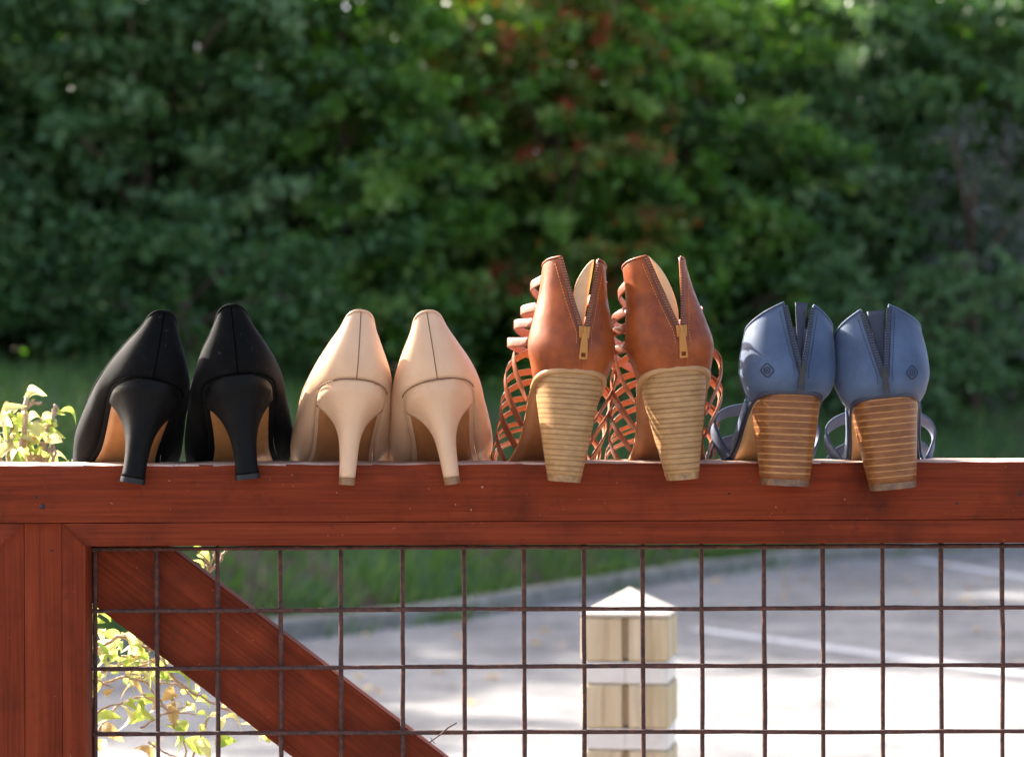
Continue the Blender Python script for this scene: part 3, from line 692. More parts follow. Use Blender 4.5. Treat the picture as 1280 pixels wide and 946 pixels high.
def heel_loft(tab, ybreast, tipw, tipyb, tipyf, p_x, p_y, levels, zmax, zoff=-0.05, grow=1.03, breast_in=0.35, flare=0.0, plateau=1.0, lin=0.0, n=26):
    """returns V,F rows-per-level for a heel from z levels (ascending); top follows the sole outline"""
    h = outline(tab, 120); cut = h[:, 1] <= ybreast; hh = h[:np.argmax(~cut)] if (~cut).any() else h
    # restrict to the first run from the back
    k = len(hh); idx = np.linspace(0, k-1, n).astype(int); right = hh[idx].copy(); right[:, 0] *= grow
    cy = ybreast*0.55; right[:, 1] = cy+(right[:, 1]-cy)*(grow if grow > 1 else 0.5+0.5*grow)
    nb = 9; xe, ye, ze = right[-1]
    br_ = []
    for q in range(1, nb):
        f = 1-2*q/nb; br_.append((xe*f, ye-breast_in*(1-f*f), ze+0.15*(1-f*f)))
    left = right[::-1].copy(); left[:, 0] *= -1
    ring = np.vstack([right, np.array(br_), left[:-1]])
    # drop duplicate centre
    m_ = len(ring)
    # tip ring with matching parametrisation
    tip = []
    for i in range(len(right)):
        a = (i/(len(right)-1)); ang_ = a*PI/2
        tx = tipw*math.sin(min(ang_*1.25, PI/2))**0.75; ty = tipyb+(tipyf-tipyb)*(a**1.6)
        tip.append((tx, ty))
    tb = []
    for q in range(1, nb):
        f = 1-2*q/nb; tb.append((tipw*f, tipyf-0.12*(1-f*f)))
    tip = tip+tb+[(-x, y) for x, y in tip[::-1][:-1]]
    tip = np.array(tip); V = []
    for zk in levels:
        for i in range(m_):
            zt = ring[i, 2]+zoff; zi = min(zk, zt); f = max(0.0, min(1.0, zi/zt))
            fl = 1+flare*math.exp(-(zi/0.9)**2)
            fp = min(1.0, f/plateau); fx = (1-lin)*fp**p_x+lin*fp; fy = (1-lin)*fp**p_y+lin*fp
            V.append((tip[i, 0]*fl+(ring[i, 0]-tip[i, 0]*fl)*fx, tip[i, 1]+(ring[i, 1]-tip[i, 1])*fy, zi))
    return np.array(V), m_
def loft_faces(m_, nl, cap0=True, cap1=True):
    F = []
    for k in range(nl-1):
        for i in range(m_):
            i2 = (i+1) % m_
            F.append((k*m_+i, k*m_+i2, (k+1)*m_+i2, (k+1)*m_+i))
    if cap0: F.append(tuple(reversed(range(m_))))
    if cap1: F.append(tuple((nl-1)*m_+i for i in range(m_)))
    return F

PUMP = [  # Bx By Bz  Tx Ty Tz bulge
    (0.0, 0.55, 8.70, 0.0, 0.75, 14.42, 0.50), (1.15, 0.80, 8.60, 0.54, 0.80, 14.34, 0.50), (2.05, 1.65, 8.30, 1.02, 1.25, 13.92, 0.54),
    (2.58, 2.90, 7.85, 1.42, 2.3, 12.9, 0.66), (2.72, 4.40, 7.15, 2.05, 3.9, 11.7, 0.82), (2.66, 6.20, 5.90, 2.72, 5.9, 10.25, 0.98),
    (2.52, 8.20, 4.15, 3.25, 8.1, 8.8, 1.05), (2.55, 10.2, 2.45, 3.65, 10.2, 7.4, 1.15), (3.05, 12.4, 1.10, 3.7, 12.4, 6.1, 1.05),
    (3.60, 14.8, 0.45, 3.10, 14.5, 5.1, 0.80), (3.75, 17.2, 0.32, 2.35, 16.0, 4.6, 0.80), (3.20, 19.8, 0.52, 1.45, 17.0, 4.5, 0.80),
    (1.90, 22.0, 0.90, 0.65, 17.5, 4.45, 0.80), (0.0, 23.0, 1.10, 0.0, 17.6, 4.4, 0.80)]
def make_pump(name, label, group, loc, rot, style, side, wide=1.0):
    t = empty(name, loc, rot); tag(t, label, 'shoe', group)
    bend = bendf(0.0035*side)
    oy = 2.15
    T = cr(PUMP, 60)
    full = np.vstack([T, T[::-1][1:-1]*np.array([-1, 1, 1, -1, 1, 1, 1])])
    B = full[:, :3].copy(); Tp = full[:, 3:6].copy(); bul = full[:, 6]
    nu = len(full); nv = 16
    tang = np.roll(B, -1, 0)-np.roll(B, 1, 0)+np.roll(Tp, -1, 0)-np.roll(Tp, 1, 0)
    nr = np.cross(tang, Tp-B); nr /= np.linalg.norm(nr, axis=1)[:, None]
    V = np.zeros((nu, nv, 3))
    ph = RNG.uniform(0, 6, 3)
    for j in range(nv):
        v = j/(nv-1); s_ = math.sin(PI*v**0.72)*0.95+0.05*(1-v)
        wr = 0.03*np.sin(np.arange(nu)/nu*4*PI+ph[0]+v*3)
        V[:, j] = B+(Tp-B)*v+nr*(bul*s_+wr*s_)[:, None]
    V[..., 0] *= 1+(wide-1)*np.clip((15.5-V[..., 2])/4, 0.25, 1)
    V[..., 0] += bend(V[..., 1])
    V[..., 1] -= oy
    if style == 'black': mats = [M['suede'], M['black_lining']]
    else: mats = [M['beige'], M['beige_lining']]
    u = mesh_from('upper', V.reshape(-1, 3), grid_faces(nu, nv, True), mats, t, scale=0.01)
    so = u.modifiers.new('thickness', 'SOLIDIFY'); so.thickness = 0.0018; so.offset = -1; so.material_offset = 1; so.material_offset_rim = 0
    # topline binding
    mb = MB(); pts = [Vector(p)*0.01 for p in V[:, -1]]; pts.append(pts[0]); mb.tube(pts, 0.0011, 6, cap=False)
    mb.build('topline_binding', mats[0], t)
    st = PUMP; tab = [(r[0], r[1], r[2]) for r in st]
    sh = lambda y: bend(y)
    def sh2(o):
        for v in o.data.vertices: v.co.y -= oy*0.01
        return o
    sh2(sole_mesh('sole', tab, M['sole_tan'] if style == 'black' else M['beige_sole'], t, -0.1, 0.2, 0.92, bend))
    sh2(sole_mesh('insole', tab, M['beige_lining'] if style == 'beige' else M['black_lining'], t, 0.22, 0.18, 0.97, bend))
    sh2(sole_mesh('lasting_margin', tab, mats[0], t, 0.05, 0.17, 1.012*wide, bend))
    # heel
    if style == 'black': tw, px_, py_, fl, tz = 0.86, 4.2, 3.4, 0.18, 0.45
    else: tw, px_, py_, fl, tz = 0.63, 5.4, 4.0, 0.0, 0.62
    lev = np.concatenate([[tz], np.linspace(tz+0.3, 8.8, 34)])
    Vh, m_ = heel_loft(tab, 4.7, tw, 1.55, 2.75, px_, py_, lev, 8.6, 0.02, 1.035, 0.5, fl, 0.90, 0.13)
    Vh[:, 1] -= oy
    mesh_from('heel', Vh, loft_faces(m_, len(lev)), M['black_leather'] if style == 'black' else M['beige'], t, scale=0.01)
    lev2 = np.array([0.0, 0.04, tz-0.06, tz-0.01]); Vt, m_ = heel_loft(tab, 4.7, tw*1.03, 1.50, 2.80, px_, py_, lev2, 8.6, 0.02, 1.035, 0.5, fl, 0.90, 0.13)
    Vt[:, 1] -= oy
    mesh_from('heel_tip', Vt, loft_faces(m_, 4), M['black_rubber'] if style == 'black' else M['beige_tip'], t, smooth=False, scale=0.01)
    # back seam and the joint line round the heel seat
    mb = MB(); j0 = 1
    mb.tube([Vector(V[0, j])*0.01+Vector((0, -0.0001, 0)) for j in range(0, nv)], 0.00042, 5)
    mb.build('back_seam', M['black_seam'] if style == 'black' else M['seam'], t)
    mb = MB(); k = 15
    ring = [V[i % nu, 0] for i in range(-k, k+1)]
    pts = []
    for q in ring:
        d = Vector((q[0], q[1]+oy-3.0, 0)).normalized()*0.16
        pts.append((Vector(q)+d+Vector((0, 0, 0.05)))*0.01)
    mb.tube(pts, 0.00045, 5); mb.build('heel_joint', M['black_seam'] if style == 'black' else M['seam'], t)
    return t

# --- zip-back sandals -----------------------------------------------------------------------
class Counter:
    lean = 0.0; zl = 9.0; zexp = 1.6
    """heel counter surface S(phi,z): phi 0 at the back, + to the right (degrees)"""
    def __init__(s, az, yb, yc, tab, zt, phimax, flat=0.92):
        s.az, s.yb, s.yc, s.zt, s.phimax, s.flat = az, yb, yc, zt, phimax, flat
        h = outline(tab, 80); s.sy = h[:, 1]; s.sz = h[:, 2]
    def xy(s, phi, z):
        a = sm(z, *s.az); b = s.yc-sm(z, *s.yb); r = R(phi); sn = math.sin(r)
        x = a*math.copysign(abs(sn)**s.flat, sn)
        y = s.yc-b*math.copysign(abs(math.cos(r))**s.flat, math.cos(r)) if abs(phi) <= 90 else s.yc+b*0.75*abs(math.cos(r))
        return x, y
    def zbase(s, phi):
        z = 9.0
        for _ in range(4):
            x, y = s.xy(phi, z); z = float(np.interp(y, s.sy, s.sz))
        return z
    def pt(s, phi, z, off=0.0):
        x, y = s.xy(phi, z)
        if off:
            x1, y1 = s.xy(phi+1, z); x0, y0 = s.xy(phi-1, z); tx, ty = x1-x0, y1-y0; l = math.hypot(tx, ty) or 1
            x += ty/l*off; y -= tx/l*off
        return (x+s.lean*max(0.0, (z-s.zl)/9.5)**1.4, y, z)
    def phi_at_x(s, x, z):
        a = sm(z, *s.az); q = max(-0.98, min(0.98, x/a)); return math.degrees(math.asin(math.copysign(abs(q)**(1/s.flat), q)))
    def ztop(s, phi):
        return s.zt[0]-s.zt[1]*(abs(phi)/s.phimax)**s.zexp
def make_sandal(name, label, group, loc, rot, P_, side):
    t = empty(name, loc, rot); tag(t, label, 'shoe', group)
    tab = P_['tab']; oy = P_['oy']; bend = bendf(0.003*side)
    C = Counter(P_['az'], P_['yb'], P_['yc'], tab, P_['zt'], P_['phimax'])
    C.lean = P_.get('lean', 0.0); C.zexp = P_.get('zexp', 1.6)
    zs, xs_, xl, xr = P_['zip']; ztop0 = P_['zt'][0]
    def edge_x(z, right):
        f = max(0.0, (z-zs)/(ztop0-zs)); f = f**0.9
        return xs_+((xr if right else xl)-xs_)*f
    def sh(o):
        for v in o.data.vertices: v.co.y -= oy*0.01
        return o
    def V3(p): return Vector(p)*0.01
    # counter halves: one mesh, closed below the slider
    nu, nv = 44, 34; V = []; 
    for right in (0, 1):
        sg = 1 if right else -1
        for i in range(nu):
            q = i/(nu-1)
            for j in range(nv):
                v = j/(nv-1)
                phi_f = sg*P_['phimax']
                # phi runs from edge to the front
                # iterate for z
                zt = C.ztop(phi_f*q); 
                phi = phi_f*q
                zb = C.zbase(phi)-0.05; z = zb+(zt-zb)*v
                pe = C.phi_at_x(edge_x(z, right), z) if z > zs else C.phi_at_x(xs_, z)
                phi = pe+(phi_f-pe)*q
                zb = C.zbase(phi)-P_['bed']*0.9; z = zb+(C.ztop(phi)-zb)*v
                pp = C.pt(phi, z, P_['fold']*math.sin(q*9+v*5+right*2)*math.sin(PI*q)*0.6)
                kk = max(0.0, 1-v/0.16)**2*P_['tuck']
                V.append((pp[0]*(1-kk), pp[1]+(C.yc-pp[1])*kk, pp[2]))
    F = grid_faces(nu, nv); F2 = [tuple(nu*nv+i for i in f) for f in F]
    Fl = [tuple(reversed(f)) for f in F]           # left half
    V = np.array(V); V[:, 0] += bend(V[:, 1])
    cn = sh(mesh_from('counter', V, Fl+F2, [P_['m_upper'], P_['m_lining']], t, scale=0.01))
    so = cn.modifiers.new('thickness', 'SOLIDIFY'); so.thickness = 0.0022; so.offset = -1; so.material_offset = 1; so.material_offset_rim = 0
    # piping along top and front edges
    for right in (0, 1):
        base = right*nu*nv; mb = MB()
        pts = [V3(V[base+i*nv+nv-1]) for i in range(nu)]+[V3(V[base+(nu-1)*nv+j]) for j in range(nv-2, -1, -1)]
        mb.tube(pts, 0.0010, 6)
        sh(mb.build('edge_binding', P_['m_upper'], t))
    # zip: tape, teeth, stitching, slider, puller, guard
    te = MB(); stc = MB()
    for right in (0, 1):
        sg = 1 if right else -1; tp = MB()
        ze = C.ztop(C.phi_at_x(edge_x(ztop0, right)+sg*0.3, ztop0-0.2))-0.06; zz = np.linspace(zs-0.1, ze, 40); Vt = []
        for z in zz:
            pe = C.phi_at_x(edge_x(z, right), z); a = sm(z, *C.az); k = math.degrees(0.34/a)
            for m_ in range(4):
                Vt.append(C.pt(pe+sg*k*(m_/3*1.35-0.35), z, 0.05+0.05*math.sin(PI*m_/3)))
        f = grid_faces(40, 4); tp.add(Vt, f if right else [tuple(reversed(q)) for q in f])
        tp.V = [(v[0]+float(bend(v[1])), v[1]-oy, v[2]) for v in tp.V]; tp.build('zip_tape', P_['m_tape'], t, scale=0.01)
        z = zs+0.05; 
        while z < ze-0.06:
            pe = C.phi_at_x(edge_x(z, right), z); a = sm(z, *C.az); p = Vector(C.pt(pe-sg*math.degrees(0.06/a), z, 0.10)); p2 = Vector(C.pt(pe+sg*math.degrees(0.2/a), z, 0.12))
            d = (p2-p).normalized(); up = Vector((0, 0, 1)); nn_ = d.cross(up); rot_ = Matrix((d, nn_, up)).transposed()
            te.box((p+p2)/2, (0.17, 0.11, 0.062), rot_); z += 0.21
        z = zs-0.9
        while z < ze-0.45:
            off = 0.62; x = edge_x(max(z, zs), right)+sg*off*(1 if z > zs else 1)
            ph_ = C.phi_at_x(x, z); a = C.pt(ph_, z, 0.03); b = C.pt(C.phi_at_x(edge_x(max(z+0.16, zs), right)+sg*off, z+0.16), z+0.16, 0.03)
            stc.tube([a, b], 0.022, 5); z += 0.25
    for mbx in (te, stc): mbx.V = [(v[0]+float(bend(v[1])), v[1]-oy, v[2]) for v in mbx.V]
    tag(te.build('zip_teeth', P_['m_teeth'], t, smooth=False, scale=0.01), kind='stuff')
    tag(stc.build('stitching', P_['m_thread'], t, scale=0.01), kind='stuff')
    zp = C.pt(C.phi_at_x(xs_, zs), zs, 0.16); sl = MB()
    k = P_['sl']
    sl.box((zp[0], zp[1]-0.10, zs+0.0), (0.30*k, 0.10, 0.36*k), None, taper=1.15); sl.box((zp[0], zp[1]-0.26, zs+0.08), (0.10*k, 0.10, 0.30*k))
    sl.V = [(v[0], v[1]-oy, v[2]) for v in sl.V]; slo = sl.build('zip_slider', P_['m_metal'], t, smooth=False, scale=0.01)
    bv = slo.modifiers.new('bevel', 'BEVEL'); bv.width = 0.0006; bv.segments = 2
    # puller: tapering frame with a window at the lower end
    a, b, l = 0.17*k, 0.26*k, P_['pull']
    yb_lo = C.pt(C.phi_at_x(xs_, zs-l), zs-l, 0.0)[1]-0.16
    def fr(x, z, y): return (zp[0]+x, y-oy, z)
    ztp, zbt = zs-0.05, zs-l
    outer = [(-a, ztp), (a, ztp), (b, zbt+0.10), (b-0.08, zbt), (-b+0.08, zbt), (-b, zbt+0.10)]
    wz0, wz1 = zbt+0.18, zbt+0.52
    inner = [(-b*0.5, wz1), (b*0.5, wz1), (b*0.55, wz0+0.02), (b*0.5, wz0), (-b*0.5, wz0), (-b*0.55, wz0+0.02)]
    Vp = []
    for dy in (0.0, -0.14):
        for ls in (outer, inner):
            for x, z in ls:
                y = (zp[1]-0.22)+(yb_lo-(zp[1]-0.22))*((ztp-z)/(ztp-zbt)); Vp.append(fr(x, z, y+dy))
    Fp = []
    for i in range(6):
        i2 = (i+1) % 6
        Fp += [(i, i2, 6+i2, 6+i), (12+i2, 12+i, 18+i, 18+i2), (i2, i, 12+i, 12+i2), (6+i, 6+i2, 18+i2, 18+i)]
    pu = mesh_from('zip_puller', Vp, Fp, P_['m_metal'], t, smooth=False, scale=0.01)
    if P_.get('guard'):
        g0, g1, gz = P_['guard']; cL, cR = P_.get('gcut', (0, 0)); Vg = []
        for i in range(10):
            x = g0+(g1-g0)*i/9
            gq = i/9; gtop = gz-cL*(1-gq)**1.3-cR*gq**1.3
            for j in range(14):
                z = zs-0.5+(gtop-(zs-0.5))*j/13
                f = max(0.0, (z-zs)/(ztop0-zs)); xx = xs_+(x-xs_)*f if z > zs else xs_
                xx = xs_+(x-xs_)*max(f, 0.05); Vg.append(C.pt(C.phi_at_x(xx, z), z, -0.55))
        Vg = np.array(Vg); Vg[:, 1] -= oy
        gd = mesh_from('zip_guard', Vg, grid_faces(10, 14), P_['m_guard'], t, scale=0.01); so = gd.modifiers.new('t', 'SOLIDIFY'); so.thickness = 0.0012
    if P_.get('inner'):
        Vg = []
        for i in range(10):
            for j in range(10):
                z = zs-0.6+(P_['inner']-(zs-0.6))*j/9; x = xs_-1.5+3.0*i/9; Vg.append(C.pt(C.phi_at_x(x, z), z, -1.1))
        Vg = np.array(Vg); Vg[:, 1] -= oy
        gd = mesh_from('inner_lining', Vg, grid_faces(10, 10), P_['m_guard'], t, scale=0.01); so = gd.modifiers.new('t', 'SOLIDIFY'); so.thickness = 0.0012
    # soles
    sh(sole_mesh('footbed', tab, P_['m_edge'], t, 0.12, P_['bed'], 1.0, bend))
    sh(sole_mesh('outsole', tab, P_['m_sole'], t, 0.12-P_['bed']-0.01, 0.22, 0.94, bend))
    # stacked heel: alternate layers
    zmax = P_['zh']; nl = P_['layers']; lv = []; mi_rows = []; tz = 0.55; pitch = (zmax+0.1-tz)/nl; lf = P_['linef']
    lv.append(tz)
    for kk in range(nl):
        ja = random.uniform(-0.10, 0.10) if kk < nl-1 else 0; lj = lf*random.uniform(0.65, 1.3)
        lv.append(tz+pitch*(kk+1+ja-lj)); mi_rows.append(0); lv.append(tz+pitch*(kk+1+ja)); mi_rows.append(1)
    tp_ = P_['tip']; zo = 0.10-P_['bed']
    Vh, m_ = heel_loft(tab, P_['breast'], tp_[0], tp_[1], tp_[2], P_['px'], 1.1, lv, zmax, zo, P_['hgrow'], 0.25)
    # thin lines sit a hair lower than the leather layers
    Vh = Vh.reshape(len(lv), m_, 3); Vh[:, :, 1] -= oy
    hm = mesh_from('heel', Vh.reshape(-1, 3), loft_faces(m_, len(lv)), [P_['m_stack'], P_['m_line']], t, mi=[mi_rows[k] for k in range(len(lv)-1) for _ in range(m_)]+[0, 0], scale=0.01)
    lv2 = [0.0, 0.05, tz-0.05, tz-0.01]; Vt, m_ = heel_loft(tab, P_['breast'], tp_[0]*1.0, tp_[1], tp_[2], P_['px'], 1.1, lv2, zmax, zo, P_['hgrow'], 0.25); Vt[:, 1] -= oy
    mesh_from('heel_tip', Vt, loft_faces(m_, 4), P_['m_tip'], t, smooth=False, scale=0.01)
    if P_.get('rand'):
        h = outline(tab, 120); hh = h[h[:, 1] <= P_['breast']+0.3]; hh = hh[:int(len(hh))]
        half = [(x*1.0, y, z) for x, y, z in h[:np.argmax(h[:, 1] > P_['breast']+0.3)]]
        ring = [(-x, y, z) for x, y, z in half[::-1]]+half[1:]
        mb = MB(); Vr = []
        prof = [(-0.20, -0.46), (0.00, -0.44), (0.07, -0.36), (0.08, -0.12), (0.0, 0.02), (-0.20, 0.02)]
        cyc = 3.4
        for i, (x, y, z) in enumerate(ring):
            a0 = Vector(ring[max(i-1, 0)]); a1 = Vector(ring[min(i+1, len(ring)-1)]); tn = (a1-a0); nrm = Vector((tn.y, -tn.x, 0)).normalized()
            for o_, dz in prof: Vr.append((x+nrm.x*o_, y+nrm.y*o_-oy, z+dz))
        f = grid_faces(len(ring), 6); mesh_from('rand', Vr, f, M['rand'], t, scale=0.01)
    return t, C, bend
def strap(t, name, path, widthdir, normal, wd, th, mats, oy):
    """band along path (cm): flat rounded section"""
    V = []; n = len(path)
    prof = [(-1, 0.55), (-0.8, 1), (0.8, 1), (1, 0.55), (1, -0.55), (0.8, -1), (-0.8, -1), (-1, -0.55)]
    for p, a, b in zip(path, widthdir, normal):
        for u_, v_ in prof: V.append(Vector(p)+a*(u_*wd/2)+b*(v_*th/2)-Vector((0, oy, 0)))
    F = []; M_ = []
    for i in range(n-1):
        for k in range(8):
            k2 = (k+1) % 8; F.append((i*8+k, (i+1)*8+k, (i+1)*8+k2, i*8+k2)); M_.append(1 if k in (4, 5, 6) else 0)
    F += [tuple(range(8)), tuple((n-1)*8+k for k in reversed(range(8)))]; M_ += [0, 0]
    return mesh_from(name, V, F, mats, t, scale=0.01, mi=M_)
def foot_surface(tab, HF, grow, bul=lambda y: 0.0):
    h = outline(tab, 90); kmax = len(h)
    def Fs(y, th, bend):
        wv = float(np.interp(y, h[:, 1], h[:, 0]))+grow(y); z0 = float(np.interp(y, h[:, 1], h[:, 2])); H_ = sm(y, *HF)
        r = R(th); c_ = math.cos(r); x = wv*math.sin(r)+math.copysign(bul(y)*abs(math.sin(2*r))**0.8 if abs(th) < 90 else 0.0, th)
        z = z0+H_*math.copysign(abs(c_)**0.75, c_) if c_ >= 0 else z0+c_*0.8
        return Vector((x+float(bend(y)), y, z))
    return Fs
def foot_strap(t, Fs, bend, ya, yb, wd, th, mats, oy, lift=0.0, a0=-97, a1=97, n=34, name='strap'):
    path, wdir, nor = [], [], []
    for i in range(n):
        q = i/(n-1); ang_ = a0+(a1-a0)*q; s_ = 0.5-0.5*math.cos(PI*q); y = ya+(yb-ya)*(0.5*q+0.5*s_)
        p = Fs(y, ang_, bend)
        e = 0.02; q2 = min(1, q+e); q1 = max(0, q-e)
        f = lambda qq: Fs(ya+(yb-ya)*(0.5*qq+0.5*(0.5-0.5*math.cos(PI*qq))), a0+(a1-a0)*qq, bend)
        tn = (f(q2)-f(q1)).normalized(); dy = (Fs(y+0.1, ang_, bend)-Fs(y-0.1, ang_, bend)).normalized()
        nr = tn.cross(dy); nr = nr.normalized() if nr.length > 1e-6 else Vector((0, 0, 1))
        if nr.dot(p-Vector((float(bend(y)), y, p.z-2.0))) < 0: nr = -nr
        wv = nr.cross(tn).normalized()
        path.append(p+nr*lift); wdir.append(wv); nor.append(nr)
    return strap(t, name, path, wdir, nor, wd, th, mats, oy)

TAB_TAN = [(0, 0.30, 9.35), (1.45, 0.62, 9.28), (2.5, 1.6, 9.0), (2.95, 3.0, 8.55), (3.0, 4.6, 7.85), (2.95, 6.5, 6.5), (2.9, 8.5, 4.65), (3.0, 10.5, 2.95), (3.4, 12.5, 1.55),
           (3.9, 14.5, 0.75), (4.1, 17, 0.5), (3.8, 19.5, 0.6), (3.0, 21.8, 0.85), (1.6, 23.3, 1.05), (0, 23.8, 1.15)]
TAN = dict(tab=TAB_TAN, tuck=0.06, hgrow=0.90, lean=-0.25, oy=2.6, az=([8, 9.3, 11, 13, 15.5, 18.5], [3.0, 3.25, 3.62, 3.35, 2.85, 2.55]), yb=([8, 9.3, 11, 13, 15.5, 18.5], [0.3, 0.1, -0.25, 0.25, 0.75, 0.65]), yc=3.6,
           zt=(18.5, 0.9), phimax=112, fold=0.05, zip=(12.25, 0.40, -1.5, 1.6), sl=1.35, pull=2.2, bed=0.42, zh=9.3, layers=21, linef=0.35, tip=(1.27, 0.75, 3.55), breast=4.7, px=0.95,
           m_upper=M['tan'], m_lining=M['tan_lining'], m_tape=M['zip_tan'], m_teeth=M['teeth_tan'], m_thread=M['thread_tan'], m_metal=M['brass'], m_guard=M['tan_lining'], guard=(-1.45, 1.75, 18.35), gcut=(3.2, 0),
           m_edge=M['tan_sole'], m_sole=M['tan_sole'], m_stack=M['stack_tan'], m_line=M['stack_tan_line'], m_tip=M['tip_pale'], rand=True)
TAB_BLUE = [(0, 0.30, 7.95), (1.5, 0.62, 7.9), (2.5, 1.6, 7.7), (2.85, 3.0, 7.3), (2.9, 4.6, 6.65), (2.9, 6.5, 5.5), (2.9, 8.5, 4.0), (3.05, 10.5, 2.6), (3.45, 12.5, 1.45),
            (3.95, 14.5, 0.75), (4.15, 17, 0.5), (3.85, 19.5, 0.6), (3.0, 21.8, 0.85), (1.6, 23.3, 1.05), (0, 23.8, 1.15)]
BLUE = dict(tab=TAB_BLUE, tuck=0.20, hgrow=0.93, oy=2.6, az=([6.5, 7.9, 9.2, 11, 13, 15.4], [2.9, 3.55, 3.95, 3.9, 3.55, 2.95]), yb=([6.5, 7.9, 9.2, 11, 13, 15.4], [0.2, -0.15, -0.4, 0.0, 0.5, 0.75]), yc=3.7,
            zt=(15.5, 3.0), zexp=1.05, phimax=104, fold=0.05, zip=(9.75, 0.25, -1.1, 1.3), sl=1.15, pull=2.0, bed=0.55, zh=7.9, layers=14, linef=0.22, tip=(1.86, 0.65, 3.75), breast=4.6, px=0.9,
            m_upper=M['blue'], m_lining=M['blue_lining'], m_tape=M['zip_blue'], m_teeth=M['teeth_blue'], m_thread=M['zip_blue'], m_metal=M['gunmetal'], m_guard=M['blue_dark'], guard=(-0.15, 1.2, 15.05), inner=13.0,
            m_edge=M['blue_dark'], m_sole=M['blue_sole'], m_stack=M['stack_brown'], m_line=M['stack_brown_line'], m_tip=M['tip_brown'])

def tan_sandal(label, loc, rot, side, sag=0.0, **kw):
    P_ = dict(TAN); P_.update(kw); t, C, bend = make_sandal('strappy_sandal', label, 'pair of tan strappy sandals', loc, rot, P_, side); oy = P_['oy']
    HF = ([4, 7, 10, 13, 16, 19, 22], [7.2, 6.0, 5.1, 4.4, 3.5, 2.7, 2.0]); Fs = foot_surface(TAB_TAN, HF, lambda y: 0.15, lambda y: 0.5+1.7*math.exp(-((y-9)/5.5)**2))
    mats = [M['tan_strap'], M['strap_back']]
    for i, (a, b) in enumerate(((6.3, 7.9), (8.3, 7.3), (8.7, 10.1), (10.6, 9.3), (10.8, 12.5), (12.9, 11.6), (13.4, 15.2), (16.0, 14.6), (17.2, 18.6), (20.4, 20.0))):
        foot_strap(t, Fs, bend, a, b, 0.68, 0.10, mats, oy, lift=(0.14 if i % 2 else -0.02)+random.uniform(-0.05, 0.10))
    # ankle straps from the counter's front edges round the front of the ankle
    for z, rise, bulge_ in ((16.8, -1.9, 1.0), (14.4, -0.7, 1.3), (13.0, -0.5, 1.5), (11.4, -0.6, 1.7)):
        L0 = Vector(C.pt(-P_['phimax']+2, z, 0.02)); R0 = Vector(C.pt(P_['phimax']-2, z-sag, 0.02)); cy = (L0.y+R0.y)/2; ax = (R0.x-L0.x)/2
        yf = 9.6+(16.6-z)*0.35; path, wdir, nor = [], [], []; n = 40
        def f(q):
            an = -92+184*q; r = R(an); bl = bulge_*math.sin(PI*q)**0.0 if False else 0
            sr = math.copysign(abs(math.sin(r))**0.8, r); y = cy+(yf-cy)*max(0, math.cos(r))**0.9; e_ = min(1.0, max(0.0, (y-cy)/2.6)); x = (ax+(bulge_ if r < 0 else 0.15)*e_*e_*(3-2*e_))*sr
            return Vector((x+float(bend(y)), y, z+rise*max(0, math.cos(r))+0.35*math.sin(3*r+z)*math.cos(r)-sag*q))
        for i in range(n):
            q = i/(n-1); p = f(q); tn = (f(min(1, q+0.01))-f(max(0, q-0.01))).normalized(); up = Vector((0, 0.25, 1)).normalized()
            nr = up.cross(tn).normalized(); 
            if nr.dot(p-Vector((0, cy, p.z))) < 0: nr = -nr
            path.append(p); wdir.append(nr.cross(tn).normalized()); nor.append(nr)
        strap(t, 'ankle_strap', path, wdir, nor, 0.78, 0.12, mats, oy)
    return t
